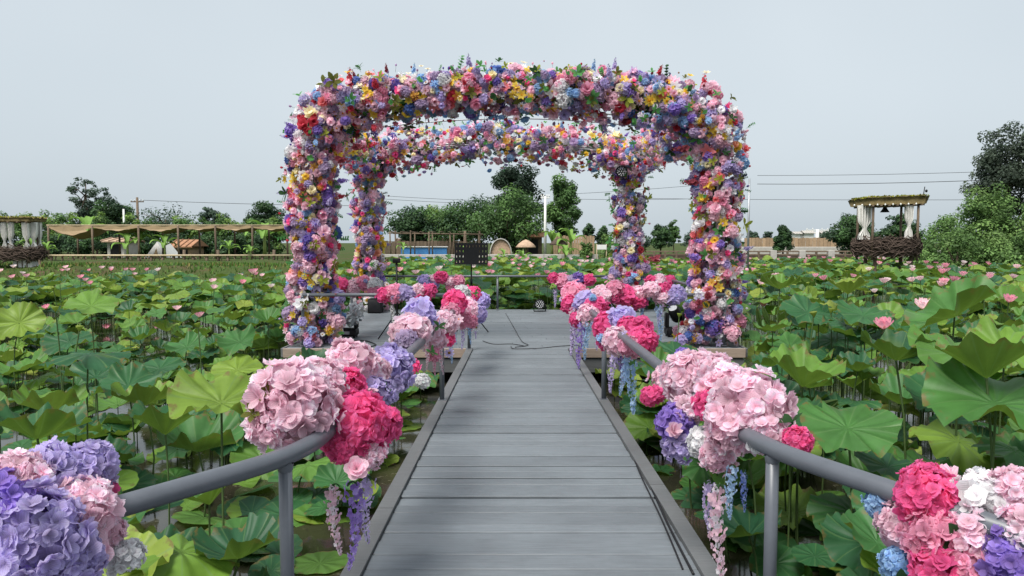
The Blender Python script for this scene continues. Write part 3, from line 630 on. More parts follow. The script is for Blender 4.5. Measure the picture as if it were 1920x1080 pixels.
garland('pale pink garland with one big lilac bloom on top, second along the left handrail',
        [(788, 592, 33, 6.6, 'lav'), (770, 622, 36, 6.2, 'lpink'), (800, 618, 34, 6.8, 'lpink'), (832, 606, 26, 7.4, 'lpink'), (762, 640, 20, 6.0, 'mauve'), (815, 640, 20, 6.8, 'lpink'), (838, 635, 16, 7.4, 'hot'), (812, 665, 15, 6.7, 'mpink')],
        [(800, 640, 690, 6.6, 'lpink'), (826, 640, 700, 7.0, 'lpink'), (842, 620, 680, 7.6, 'sky'), (818, 650, 705, 6.9, 'mpink')], False, 8)
garland('hot pink and white garland at the far end of the left handrail',
        [(852, 568, 24, 9.0, 'hot'), (845, 585, 18, 8.8, 'mpink'), (872, 580, 25, 9.4, 'lpink'), (876, 602, 20, 9.3, 'mpink'), (898, 590, 17, 10.3, 'lav'), (884, 552, 18, 10.4, 'hot'), (903, 566, 17, 10.8, 'lav'), (865, 552, 17, 10.0, 'white')],
        [(866, 605, 660, 9.3, 'lav'), (880, 610, 650, 9.5, 'sky'), (895, 600, 640, 10.3, 'lav'), (852, 600, 655, 9.0, 'sky')], False, 5)
garland('large pale pink and purple garland on the right handrail, largest on that side',
        [(1405, 770, 76, 3.25, 'lpink'), (1365, 740, 56, 3.5, 'lpink'), (1300, 715, 56, 4.05, 'lpink'), (1260, 720, 36, 4.4, 'lpink'), (1345, 702, 40, 3.9, 'lpink'), (1338, 762, 36, 3.45, 'hot'), (1285, 682, 26, 4.5, 'purple'), (1268, 795, 38, 3.75, 'purple'), (1272, 835, 30, 3.7, 'lav'), (1222, 742, 20, 4.3, 'hot'), (1318, 830, 30, 3.5, 'white'), (1345, 855, 34, 3.35, 'lpink'), (1440, 815, 40, 3.1, 'lpink'), (1495, 826, 27, 2.98, 'hot'), (1290, 770, 30, 3.75, 'lpink'), (1372, 815, 44, 3.25, 'lpink')],
        [(1350, 905, 1095, 3.25, 'lpink'), (1395, 880, 960, 3.2, 'blue'), (1375, 870, 990, 3.2, 'sky'), (1330, 900, 1010, 3.35, 'lav')], True, 18)
garland('hot pink garland on the right handrail with blue wisteria hanging below',
        [(1140, 612, 27, 7.1, 'hot'), (1158, 640, 27, 6.6, 'lpink'), (1168, 600, 25, 7.0, 'lav'), (1200, 615, 25, 6.7, 'hot'), (1205, 640, 26, 6.35, 'hot'), (1180, 618, 25, 6.7, 'hot'), (1135, 640, 17, 7.0, 'hot'), (1182, 650, 22, 6.3, 'mpink')],
        [(1180, 655, 800, 6.4, 'sky'), (1172, 670, 755, 6.5, 'sky'), (1150, 660, 745, 6.9, 'lav'), (1162, 665, 738, 6.7, 'purple')], False, 8)
garland('pink and lilac garland at the far end of the right handrail, trailing purple wisteria',
        [(1078, 552, 24, 10.4, 'mpink'), (1070, 572, 17, 10.2, 'hot'), (1098, 568, 24, 9.5, 'lav'), (1088, 590, 17, 9.5, 'lpink'), (1118, 578, 23, 8.9, 'hot'), (1105, 590, 20, 8.8, 'lpink'), (1080, 600, 14, 9.3, 'hot')],
        [(1092, 600, 700, 9.0, 'purple'), (1106, 600, 690, 8.7, 'sky'), (1076, 595, 670, 9.5, 'lav'), (1098, 600, 655, 9.2, 'sky'), (1114, 600, 660, 8.5, 'lav')], False, 6)
def row(label, x0, x1, py, Y, cols, r, wis=(), step=None):
    n = max(3, int((x1 - x0) / (step or r * 1.15))); hs_ = []
    for k in range(n):
        px = x0 + (x1 - x0) * (k + 0.5) / n
        hs_.append((px + U(-2, 2), py + U(-0.45, 0.25) * r, r * U(0.8, 1.15), Y + U(-0.08, 0.08), cols[k % len(cols)]))
        if k % 2: hs_.append((px, py + U(0.3, 0.9) * r, r * U(0.7, 0.95), Y + U(-0.12, 0.05), random.choice(cols)))
    return garland(label, hs_, wis, False, 5)
row('crimson pink garland on the front platform rail beside the left handrail', 712, 815, 553, 11.55, ['hot', 'mpink', 'lav', 'lpink', 'hot', 'hot', 'mpink'], 17, [(775, 570, 620, 11.5, 'lav'), (735, 570, 612, 11.5, 'white')])
row('long pink and white garland on the front platform rail right of the boardwalk', 1118, 1275, 551, 11.5, ['lpink', 'mpink', 'hot', 'lpink', 'lpink', 'hot', 'lav', 'hot'], 18, [(1205, 575, 612, 11.5, 'sky'), (1233, 570, 645, 11.4, 'sky'), (1240, 570, 620, 11.4, 'lav')])
row('pale pink and red garland against the foot of the left front column', 632, 712, 535, 13.2, ['hot', 'lpink', 'mpink', 'white', 'mpink'], 15)
row('small pink and violet garland on the rear platform rail, left of the music stand pole', 788, 868, 526, 18.0, ['lav', 'lpink', 'hot', 'lpink', 'mpink', 'lav'], 12.5)
row('small hot pink garland on the rear platform rail above the round floor lamp', 1030, 1110, 526, 18.0, ['hot', 'mpink', 'mauve', 'purple', 'hot', 'mpink'], 12.5, [(1040, 540, 582, 18, 'lav')])
row('small crimson garland on the right platform rail, behind the long pink garland', 1212, 1262, 526, 16.0, ['hot', 'lpink', 'hot', 'mpink'], 14)
garland('purple and pink flower garland nearest the viewer at the lower left corner',
        [(95, 905, 74, 2.22, 'lav'), (165, 880, 52, 2.3, 'lav'), (30, 905, 60, 2.1, 'lpink'), (60, 1010, 92, 2.0, 'lav'), (-10, 960, 70, 2.0, 'purple'), (150, 965, 66, 2.15, 'lpink'), (130, 1050, 62, 2.05, 'lav'), (190, 930, 30, 2.3, 'hot'), (195, 1000, 38, 2.2, 'lpink'), (235, 1045, 34, 2.2, 'white'), (20, 1085, 70, 1.95, 'purple')], (), True, 12)
garland('sky blue, hot pink and white flower garland nearest the viewer at the lower right corner',
        [(1655, 945, 34, 2.45, 'sky'), (1740, 935, 58, 2.28, 'hot'), (1735, 895, 30, 2.35, 'hot'), (1690, 985, 44, 2.35, 'lpink'), (1760, 1010, 60, 2.2, 'mpink'), (1850, 945, 62, 2.2, 'white'), (1905, 925, 50, 2.15, 'lpink'), (1830, 1005, 56, 2.15, 'lpink'), (1900, 1050, 58, 2.05, 'purple'), (1765, 1070, 56, 2.15, 'hot'), (1685, 1060, 34, 2.3, 'sky'), (1930, 1000, 56, 2.05, 'lpink'), (1825, 1070, 46, 2.1, 'mpink')], (), True, 12)
# ------------------------------------------------------------------ equipment on the platform
def tripod(t, x, y, z, r=0.32, mat=BLACK, hub=0.45):
    for a in (0.5, 2.6, 4.7):
        put('leg', tube([(x, y, hub), (x + r * math.cos(a), y + r * math.sin(a), z + 0.012)], 0.010, 6), mat, t)
ms = at(884, 628, 13.3); mx_, my_ = ms[0], 13.3
t = thing('music_stand', 'black perforated music stand standing in the middle of the platform', 'music stand', (mx_, my_, 0))
dk = []
cw, ch, nx, nz_ = 0.60, 0.40, 41, 21
def hole(i, j): return i % 4 == 2 and j % 5 in (2, 3) and 1 < i < nx - 2 and 1 < j < nz_ - 2 and not (12 < i < 28 and j < 14)
for yv, fl in ((-0.004, 1), (0.004, 0)):
    vv = [((i / nx - 0.5) * cw, yv, (j / nz_ - 0.5) * ch) for i in range(nx + 1) for j in range(nz_ + 1)]
    qq = [(i * (nz_ + 1) + j, (i + 1) * (nz_ + 1) + j, (i + 1) * (nz_ + 1) + j + 1, i * (nz_ + 1) + j + 1) for i in range(nx) for j in range(nz_) if not hole(i, j)]
    dk.append(G(vv, np.array(qq)[:, ::1 if fl else -1]))
dz = HC + (HZ - 476) / F * my_
put('desk', J(dk).mv((mx_, my_ + 0.03, dz), rx(-0.22)), BLACK, t, smooth=False)
put('lip', box(mx_ - 0.30, mx_ + 0.30, my_ - 0.06, my_ - 0.0, dz - 0.212, dz - 0.204), BLACK, t, smooth=False)
put('pole', tube([(mx_, my_ + 0.04, 0.08), (mx_, my_ + 0.04, dz - 0.05)], 0.013, 8), BLACK, t); put('clutch', tube([(mx_, my_ + 0.04, 0.9), (mx_, my_ + 0.04, 0.99)], 0.022, 8), BLACK, t)
tripod(t, mx_, my_ + 0.04, 0, 0.34, BLACK, 0.42)
mp = gz(745, 640, 0); t = thing('light_stand', 'slim black tripod stand with a small box head, left of the music stand', 'stand', (mp[0], mp[1], 0))
hz = HC + (HZ - 492) / F * mp[1]
put('pole', tube([(mp[0], mp[1], 0.1), (mp[0], mp[1], hz)], 0.017, 8), BLACK, t); put('clamp', tube([(mp[0], mp[1], 0.72), (mp[0], mp[1], 0.82)], 0.028, 8), BLACK, t)
put('head', box(mp[0] - 0.06, mp[0] + 0.06, mp[1] - 0.04, mp[1] + 0.04, hz - 0.01, hz + 0.07, 0.01), BLACK, t); tripod(t, mp[0], mp[1], 0, 0.42, BLACK, 0.5)
LENS = M_plain('lamp_lens', (0.42, 0.43, 0.45), 0.15, 0.3, 60, 0, 0.6, 0)
def par_lamp(label, c, face, r=0.10, group='black stage lamps', stand=True):
    c = np.asarray(c, float); t = thing('stage_lamp', label, 'stage lamp', (c[0], c[1], c[2] - r * 1.35), group); R = frames(np.array([face], float), [0.0])[0]
    put('housing', lathe([(0.0, -0.15), (r * 0.6, -0.15), (r * 0.95, -0.08), (r, 0.02), (r, 0.05), (r * 0.9, 0.05), (r * 0.88, 0.02)], 20).mv(c, R), BLACK, t)
    d = put('lens_plate', lathe([(0.001, 0.021), (r * 0.88, 0.02)], 20).mv(c, R), BLACK, t)
    for rr, n in ((0.0, 1), (0.42, 6), (0.7, 11)):
        for k in range(n):
            a = 2 * math.pi * k / n; put('led_lens', ellip((r * rr * math.cos(a), r * rr * math.sin(a), 0.024), (r * 0.14, r * 0.14, 0.012), 8, 4).mv(c, R), LENS, d)
    if stand:
        xx = [(c[0] - r * 1.12, c[1], c[2]), (c[0] - r * 1.12, c[1], c[2] - r * 1.3), (c[0] + r * 1.12, c[1], c[2] - r * 1.3), (c[0] + r * 1.12, c[1], c[2])]
        put('yoke', J([tube(xx[:2], 0.012, 6), tube(xx[1:3], 0.012, 6), tube(xx[2:], 0.012, 6)]), BLACK, t)
    return t
par_lamp('round black stage lamp standing on the rear edge of the platform', at(1012, 567, 17.7) * [1, 1, 0] + [0, 0, 0.175], (-0.05, -1, 0.12), 0.125)
par_lamp('black stage lamp clamped to the rear left corner of the gazebo among flowers', at(705, 306, 17.2), (0.35, -0.9, -0.3), 0.14)
par_lamp('black stage lamp clamped to the rear right corner of the gazebo among flowers', at(1166, 321, 17.2), (-0.35, -0.9, -0.3), 0.14)
def moving_head(label, x, y, film=False, face=1):
    t = thing('moving_head_light', label, 'stage light', (x, y, 0), 'moving head lights on the platform')
    b = put('base', box(x - 0.17, x + 0.17, y - 0.14, y + 0.14, 0.03, 0.16, 0.02), BLACK, t)
    put('display', box(x - 0.06, x + 0.06, y - 0.1435, y - 0.1405, 0.07, 0.12), LENS, b, smooth=False)
    for sx in (-1, 1):
        for sy in (-1, 1): put('foot', tube([(x + sx * 0.13, y + sy * 0.1, 0.004), (x + sx * 0.13, y + sy * 0.1, 0.034)], 0.02, 8), BLACK, t)
    for s in (-1, 1): put('yoke_arm', box(x + s * 0.15 - 0.035, x + s * 0.15 + 0.035, y - 0.06, y + 0.06, 0.16, 0.42, 0.02), BLACK, t)
    R = ry(0.5 * face) @ rx(0.5)
    hd = put('head', lathe([(0, -0.16), (0.07, -0.155), (0.1, -0.1), (0.105, 0.05), (0.09, 0.14), (0.085, 0.15), (0.075, 0.14)], 16).mv((x, y, 0.40), R), BLACK, t)
    put('lens', lathe([(0.001, 0.139), (0.078, 0.139)], 16).mv((x, y, 0.40), R), LENS, hd)
    return t
lh, rh = gz(652, 634, 0), gz(1268, 632, 0)
moving_head('black stage light on the platform beside the left front column, under silver film', lh[0] - 0.02, lh[1] + 0.1, True)
moving_head('black stage light on the platform beside the right front column', rh[0], rh[1] + 0.1, False, -1)
FILM = M_plain('silver_film', (0.55, 0.56, 0.57), 0.25, 0.15, 14, 0.55, 0.6, 0.3, bd=0.02)
fc = at(664, 590, lh[1] - 0.06); fl_ = spherepts(260, -0.7); nn = fl_.copy(); dd = 0.75 + 0.25 * np.sin(nn[:, 0] * 9 + 2 * nn[:, 1]) * np.sin(nn[:, 2] * 8 + 1) + rng.normal(0, 0.05, 260)
fg = ellip((0, 0, 0), (1, 1, 1), 22, 14); n_ = fg.v; cr_ = 1 + 0.20 * np.sin(n_[:, 0] * 9 + 3 * n_[:, 1]) * np.sin(n_[:, 2] * 7 + 1) + 0.14 * np.sin(n_[:, 1] * 15 + n_[:, 2] * 11)
fg = G(n_ * cr_[:, None] * np.array([0.15, 0.15, 0.20]), fg.q)
put('film_cover', fg.mv(fc, ry(0.5)), FILM, None, smooth=False, label='crumpled silver plastic film draped over the left stage light', cat='plastic film')
sp = gz(702, 588, 0); t = thing('loudspeaker', 'small black box speaker on the platform behind the left railing', 'speaker', (sp[0], sp[1], 0))
put('cabinet', box(sp[0] - 0.16, sp[0] + 0.16, sp[1], sp[1] + 0.28, 0.003, 0.34, 0.015), BLACK, t); put('grille', box(sp[0] - 0.14, sp[0] + 0.14, sp[1] - 0.008, sp[1] - 0.001, 0.03, 0.32, 0.003), CABLE, t)
def cable(label, pts, r=0.009, z=0.009):
    P = np.array([gz(a, b, 0) for a, b in pts]); n = 60; s = np.linspace(0, len(P) - 1, n)
    i = np.minimum(s.astype(int), len(P) - 2); f = (s - i)[:, None]
    A, B = P[i], P[i + 1]; A0, B1 = P[np.maximum(i - 1, 0)], P[np.minimum(i + 2, len(P) - 1)]
    Q = 0.5 * (2 * A + (B - A0) * f + (2 * A0 - 5 * A + 4 * B - B1) * f ** 2 + (-A0 + 3 * A - 3 * B + B1) * f ** 3); Q[:, 2] = z
    return put('cable', tube(Q, r, 6), CABLE, None, label=label, cat='cable')
cable('black cable running along the right edge of the boardwalk, outer of two', [(1078, 664), (1088, 686), (1110, 712), (1140, 755), (1172, 815), (1205, 880), (1252, 985), (1300, 1080)], 0.0075, 0.011)
cable('black cable running along the right edge of the boardwalk, inner of two', [(1085, 690), (1112, 722), (1132, 752), (1160, 806), (1180, 838), (1200, 890), (1240, 975), (1280, 1070)], 0.0055, 0.009)
cable('thin black cable lying along the left edge of the boardwalk', [(880, 652), (864, 690), (848, 722), (835, 752), (803, 815), (766, 890), (740, 940)], 0.0045, 0.009)
cable('thin black cable crossing the platform floor towards the boardwalk', [(948, 588), (962, 612), (978, 640), (990, 648), (966, 652)], 0.0055, 0.009)
cable('black cable lying across the platform along its front edge', [(1085, 648), (1050, 650), (1010, 654), (965, 655), (958, 650)], 0.0055, 0.009)
cable('black cable on the platform boards behind the left handrail end', [(905, 640), (925, 646), (960, 646), (985, 650)], 0.0055, 0.009)
cable('loose black cable beside the left stage light', [(655, 640), (672, 640), (688, 641), (705, 648), (690, 652)], 0.009, 0.014)
cable('loose black cable beside the right stage light', [(1225, 648), (1258, 645), (1290, 643), (1310, 640)], 0.009, 0.014)

# ------------------------------------------------------------------ lotus pond
def lotus_leaf(kind, rings=9, seg=44, ph=0.0):
    r = np.linspace(0.0, 1, rings + 1)[1:]; a = np.arange(seg) * 2 * math.pi / seg
    Rr, A = np.meshgrid(r, a, indexing='ij')
    edge = 1 + 0.05 * np.sin(2 * A + ph) + 0.035 * np.sin(5 * A + 2 * ph) + 0.02 * np.sin(11 * A + ph)
    cup = dict(flat=0.06, wavy=0.14, cup=0.34, funnel=0.62, droop=-0.22, fold=0.12, pad=0.012, bowl=0.48)[kind]
    rip = dict(flat=0.08, wavy=0.15, cup=0.11, funnel=0.09, droop=0.10, fold=0.08, pad=0.012, bowl=0.12)[kind]
    z = cup * Rr ** (1.15 if kind == 'funnel' else 1.7) + rip * Rr ** 3 * (np.sin(3 * A + ph) + 0.7 * np.sin(7 * A + 2.3 * ph) + 0.5 * np.sin(13 * A + ph) + 0.35 * np.sin(19 * A + 3 * ph))
    z += 0.028 * Rr ** 1.4 * np.cos(10 * A) * (kind != 'pad') - 0.05 * np.exp(-(Rr / 0.18) ** 2)
    if kind in ('wavy', 'flat', 'cup'): z += 0.10 * Rr ** 2 * np.cos(2 * A + ph * 1.7)
    X, Y = Rr * edge * np.cos(A), Rr * edge * np.sin(A)
    if kind in ('funnel', 'bowl'): k_ = 0.86; X, Y = X * k_, Y * k_
    if kind == 'fold':                               # one half turned up against the other
        up = np.clip(X, 0, None); X = np.where(X > 0, 0.35 * X, X); z = z + 0.9 * up
    V = np.concatenate([[[0, 0, -0.05 if kind != 'pad' else 0]], np.stack([X, Y, z], -1).reshape(-1, 3)])
    u = np.concatenate([[[0, 0]], np.stack([A / (2 * math.pi), Rr], -1).reshape(-1, 2)])
    t_ = [(0, 1 + k, 1 + (k + 1) % seg) for k in range(seg)]
    q = [(1 + i * seg + k, 1 + (i + 1) * seg + k, 1 + (i + 1) * seg + (k + 1) % seg, 1 + i * seg + (k + 1) % seg) for i in range(rings - 1) for k in range(seg)]
    return G(V, q, t_, np.zeros((len(V), 3)), u)
def rolled_leaf():                                   # young leaf still rolled in from both sides
    def fn(u, v):
        s = u * 2 - 1; wd = np.sin(math.pi * np.clip(v, 0.02, 0.98)) ** 0.6; ang = np.abs(s) * 5.2; rr = (0.17 - 0.02 * ang) * wd
        x = np.sign(s) * (0.15 * wd - rr * np.cos(ang)); y_ = rr * np.sin(ang) ; return x, y_, (v - 0.5) * 2 + 0.12 * np.sin(v * 3)
    g = gridsurf(fn, 24, 14); g.c[:] = 0.0; return g
KINDS = ['flat', 'wavy', 'wavy', 'cup', 'cup', 'funnel', 'bowl', 'droop', 'fold', 'pad']
HI = [(k, lotus_leaf(k, 9, 60, i * 1.3)) for i, k in enumerate(KINDS)]; HIM = [(k, mesh('lotus_blade_' + k, g, LOTUS)) for k, g in HI]
MID = [lotus_leaf(k, 6, 30, i * 1.3) for i, k in enumerate(KINDS)]; LO = [lotus_leaf(k, 3, 12, i * 1.3) for i, k in enumerate(KINDS)]
ROLL = mesh('rolled_leaf', rolled_leaf(), LOTUS)
def kidx(kind): return random.choice([i for i, k in enumerate(KINDS) if k == kind])
LWORD = dict(flat='flat', wavy='wavy', cup='cupped', funnel='funnel-shaped', bowl='bowl-shaped', droop='drooping', fold='half folded', pad='floating')
SM = {}
def stalk_mesh(k):
    if k not in SM:
        bx_, by_ = U(-0.06, 0.06), U(-0.06, 0.06); s = np.linspace(0, 1, 5)
        SM[k] = mesh('stalk', tube(np.stack([bx_ * np.sin(s * math.pi), by_ * np.sin(s * math.pi), -s], 1), 1.0, 6, False), STALK)
    return SM[k]
def stalk_obj(par, top, r=0.009):
    k = random.randrange(6)
    if ('r', k) not in SM:
        bx_, by_ = U(-0.07, 0.07), U(-0.07, 0.07); s = np.linspace(0, 1, 5)
        SM[('r', k)] = mesh('stalk', tube(np.stack([bx_ * np.sin(s * math.pi), by_ * np.sin(s * math.pi), -s], 1), 0.0072, 6, False), STALK)
    inst('stalk', SM[('r', k)], top, rz(U(0, 6)), (1, 1, top[2] - (ZW - 0.15)), par)
def leaf_thing(i, p, nrm, r, label, group):
    t = thing('lotus_leaf', label, 'lotus leaf', (p[0], p[1], ZW), group)
    n = np.asarray(nrm, float); inst('blade', HIM[i][1], p, frames(n[None])[0], r, t)
    if KINDS[i] != 'pad': stalk_obj(t, p - np.array([0, 0, 0.05 * r]))
    return t
def tw(dirx, diry, k=1): return (dirx, diry, k)
HERO = []                                            # (px, py of the blade centre, width in px, shape, normal, true radius, label)
def H(px, py, wpx, kind, n, lab=None, R=0.30): HERO.append((px, py, wpx, kind, n, R, lab))
H(1505, 722, 160, 'funnel', (0.1, -0.1, 1), 'bright green funnel-shaped lotus leaf seen from below, just right of the platform corner')
H(1868, 752, 245, 'wavy', (-0.1, -0.28, 1.0), 'huge mid green lotus leaf facing the viewer at the right frame edge', 0.36)
H(1772, 752, 150, 'cup', (-0.15, -0.30, 1.0), 'broad green lotus leaf next to the huge leaf at the right frame edge')
H(1680, 672, 160, 'bowl', (0.1, 0.0, 1), 'bright green upturned lotus leaf on a tall stalk under the two pink flowers')
H(1690, 755, 140, 'bowl', (0, -0.05, 1), 'yellow-green upturned lotus leaf below the upright rolled leaf')
H(1790, 590, 175, 'cup', (-0.45, 0.12, 0.8), 'very large yellow-green lotus leaf standing tilted behind the pink flowers', 0.40)
H(1618, 738, 95, 'fold', (0.3, -0.3, 1)); H(1590, 800, 180, 'flat', (0, -0.35, 1)); H(1795, 662, 170, 'flat', (0.1, -0.3, 1)); H(1850, 705, 200, 'funnel', (0, 0.15, 1))
H(1885, 655, 150, 'wavy', (-0.2, -0.3, 1)); H(1620, 590, 100, 'flat', (0.1, -0.4, 1)); H(1515, 585, 95, 'flat', (0.1, -0.5, 1)); H(1590, 550, 80, 'funnel', (0, 0, 1)); H(1462, 540, 80, 'bowl', (0, 0, 1))
H(1590, 628, 100, 'cup', (0.1, -0.1, 1)); H(1436, 622, 55, 'bowl', (0, -0.1, 1)); H(1425, 665, 66, 'fold', (-0.3, -0.3, 1)); H(1482, 648, 85, 'flat', (0, -0.3, 1)); H(1562, 675, 100, 'flat', (0.1, -0.35, 1))
H(1858, 868, 100, 'fold', (0.1, -0.3, 1), 'bright green half folded lotus leaf above the lower right garland'); H(1450, 690, 90, 'wavy', (0, -0.3, 1)); H(1560, 860, 110, 'pad', (0, 0, 1)); H(1735, 880, 160, 'flat', (0, -0.2, 1)); H(1600, 960, 170, 'droop', (0.1, -0.3, 1)); H(1490, 985, 150, 'wavy', (0, -0.2, 1))
H(1260, 860, 110, 'flat', (-0.1, -0.2, 1)); H(1215, 805, 90, 'flat', (0, -0.2, 1)); H(1265, 660, 90, 'flat', (0, -0.3, 1))
H(36, 604, 84, 'wavy', (0.15, -0.8, 0.6), 'round mid green lotus leaf with a notch, facing the viewer near the left frame edge')
H(262, 636, 68, 'bowl', (0, -0.1, 1), 'bright yellow-green upturned lotus leaf standing over the open water on the left')
H(170, 572, 100, 'flat', (0.1, -0.3, 1)); H(312, 620, 58, 'bowl', (0.1, 0, 1)); H(46, 692, 88, 'cup', (-0.2, -0.2, 1)); H(165, 662, 140, 'droop', (0, 0, 1)); H(405, 686, 62, 'cup', (0.1, -0.55, 0.8), 'yellow-green lotus leaf tilted to the viewer, left of the curled young leaf')
H(240, 722, 120, 'wavy', (0, -0.3, 1)); H(415, 752, 185, 'wavy', (0.2, -0.25, 1), 'large pale green wavy lotus leaf over the open water left of the pink garland'); H(270, 758, 130, 'bowl', (0, 0.1, 1)); H(95, 772, 150, 'bowl', (0, 0.1, 1)); H(70, 818, 190, 'bowl', (0.1, 0.15, 1))
H(310, 812, 150, 'funnel', (0, 0.1, 1)); H(372, 842, 190, 'bowl', (0.1, -0.05, 1), 'large upturned lotus leaf with crinkled pale rim, left of the pale pink blooms', 0.40); H(445, 692, 95, 'flat', (0, -0.3, 1)); H(470, 760, 90, 'flat', (0, -0.3, 1)); H(450, 640, 90, 'wavy', (0, -0.3, 1)); H(130, 640, 90, 'flat', (0, -0.3, 1)); H(350, 650, 80, 'wavy', (0, -0.3, 1))
H(340, 1030, 230, 'droop', (0.2, 0.1, 1)); H(180, 705, 110, 'cup', (0, -0.2, 1)); H(300, 690, 90, 'flat', (0, -0.3, 1)); H(495, 1050, 120, 'flat', (0.3, -0.5, 0.8)); H(765, 745, 75, 'flat', (0, -0.3, 1)); H(600, 1055, 110, 'pad', (0, 0, 1)); H(755, 800, 70, 'pad', (0, 0, 1))
HF = ((1731, 570, 46, 0, 'pale pink open lotus flower, upper of the two largest on the right'), (1657, 607, 50, 1, 'full pink lotus flower, lower of the two largest on the right'), (1845, 548, 38, 3, 'pale pink lotus flower beside a deeper pink one near the right frame edge'),
      (1891, 560, 34, 1, 'deep pink lotus flower near the right frame edge'), (1430, 571, 22, 1, 'small pink lotus flower just right of the gazebo column, above two rolled leaves'), (1640, 545, 18, 2, 'small half open white lotus bud flower behind the upper pink flower'), (1658, 526, 24, 0, 'pale lotus flower below the right hand nest cabana leg'),
      (332, 577, 22, 0, 'white lotus flower in the middle of the left pond'), (200, 612, 20, 1, 'pink lotus flower low over the dark water on the left'), (294, 612, 20, 3, 'pale pink lotus flower beside a yellow-green leaf on the left'), (375, 590, 24, 3, 'pink and white lotus flower at the edge of the open water on the left'), (88, 575, 20, 1, 'pink lotus flower half hidden among dark leaves at the left'),
      (1770, 527, 26, 3, 'pink tipped lotus flower between the nest cabana and the frame edge'), (1710, 524, 22, 0, 'pale pink lotus flower below the right end of the nest'), (1545, 521, 22, 1, 'deep pink lotus flower below the rail fence on the right'), (1455, 516, 20, 0, 'pale pink lotus flower right of the gazebo column, high in the field'))
HFP = [at(px, py + w_ * 0.25, 0.26 * F / w_) for (px, py, w_, v, lab) in HF]
def hides(x, y, z, r):                               # would this leaf stand before one of those flowers
    for p in HFP:
        if y < p[1] and abs(x / y - p[0] / p[1]) < r / y + 0.012 and abs((z - HC) / y - (p[2] - HC) / p[1]) < 0.35 * r / y + 0.016: return True
    return False
heroP = []
for (px, py, wpx, kind, n, R, lab) in HERO:
    Y = 2 * R * F / wpx; p = at(px, py, Y)
    if kind == 'pad': p = gz(px, py, ZW + 0.012); R = wpx * p[1] / F / 2
    if p[2] < ZW + 0.1 and kind != 'pad': p[2] = ZW + 0.15
    heroP.append(p); side = 'right' if p[0] > 0.2 else 'left'
    q_ = abs(p[0]) / p[1]; lat = 'by the boardwalk' if q_ < 0.3 else ('by the frame edge' if q_ > 0.52 else 'in mid field'); hgt = 'low' if p[2] < 0.0 else ('high' if p[2] > 0.55 else 'waist high')
    dd_ = 'first rank' if p[1] < 4.5 else ('second rank' if p[1] < 7 else 'third rank')
    lab = lab or '%s broad %s lotus leaf, %s of leaves, %s side, %s' % (hgt, LWORD[kind], dd_, side, lat)
    leaf_thing(kidx(kind), p, n, R, lab, 'broad %s lotus leaves on the %s' % (LWORD[kind], side))
heroP = np.array(heroP)
for (px, py, L, axis, lab) in ((1525, 775, 100, (0.75, -0.1, 0.45), 'ribbed young lotus leaf still rolled up, beside the hot pink bloom on the right'), (1698, 706, 56, (0.3, 0, 1), 'yellow-green rolled young lotus leaf standing upright on the right'),
                               (1423, 596, 40, (-0.2, 0, 1), 'first of two slim rolled lotus leaves standing like horns beside the right front column'), (1436, 594, 42, (-0.35, 0, 1), 'second of two slim rolled lotus leaves standing like horns beside the right front column'),
                               (482, 706, 48, (0.6, -0.2, 0.75), 'pale rolled young lotus leaf left of the pink garland'), (128, 585, 36, (0.4, 0, 0.6), 'small yellow-green rolled lotus leaf near the left frame edge')):
    R = 0.20; Y = 2 * R * F / L; p = at(px, py, Y); t = thing('rolled_lotus_leaf', lab, 'lotus leaf', (p[0], p[1], ZW)); A = np.array(axis, float)
    inst('blade', ROLL, p, frames(A[None])[0], R, t, ); stalk_obj(t, p - A / np.linalg.norm(A) * R * 0.85)
def blocked(x, y):
    m = 0.42
    if walk_l(y) - m < x < walk_r(y) + m and y < 11.7: return True
    if y < 2.3 and abs(x) < 3.0: return True
    if PXL - 0.35 < x < PXR + 0.35 and 11.1 < y < 18.6: return True
    return False
def screen(x, y, z):                                # leave the platform front and the column feet in view
    if y < 11.3 and -0.335 < x / y < 0.325: return z < HC - (662 - 455) / F * y - 0.05
    return True
pool = []
def scatter(n, x0, x1, y0, y1, hfun, kinds, rr, keep=lambda x, y: True):
    for _ in range(n):
        y = y0 + (y1 - y0) * random.random(); lim = 0.74 * y + 1.2; x = U(max(x0, -lim), min(x1, lim))
        if random.random() > (min(x1, lim) - max(x0, -lim)) / max(1e-6, (min(x1, 0.74 * y1 + 1.2) - max(x0, -0.74 * y1 - 1.2))): continue
        if blocked(x, y) or y > pond_edge(x) - 0.6 or not keep(x, y): continue
        z = ZW + hfun(x, y); r = U(*rr)
        if not screen(x, y, z):
            z = ZW + U(0.1, 0.4)
            if not screen(x, y, z): continue
        if hides(x, y, z, r): continue
        if y < 7 and len(heroP) and np.min(np.abs((x / y - heroP[:, 0] / heroP[:, 1])) + np.abs(((z - HC) / y - (heroP[:, 2] - HC) / heroP[:, 1]))) < 0.055: continue
        k = random.choice(kinds); tl = 0.32
        pool.append((x, y, z, r, kidx(k), (U(-tl, tl), U(-tl, tl) - 0.12, 1.0)))
std = ['flat', 'wavy', 'wavy', 'cup', 'cup', 'bowl', 'droop', 'funnel']
clump = lambda x, y, s=1.0: 0.5 + 0.5 * math.sin(x * 1.1 * s + 1.3 * math.sin(y * 0.7)) * math.sin(y * 0.9 * s + 0.7)
scatter(560, 1.4, 30, 3.4, 8, lambda x, y: U(0.15, 1.0), std, (0.15, 0.27))
scatter(1000, 1.4, 30, 8, 18, lambda x, y: U(0.55, 1.3), std + ['fold'], (0.16, 0.30))
scatter(110, -3.6, -1.25, 3, 11.2, lambda x, y: random.choice([0.012, 0.012, U(0.08, 0.3)]), ['pad', 'pad', 'flat'], (0.13, 0.25))
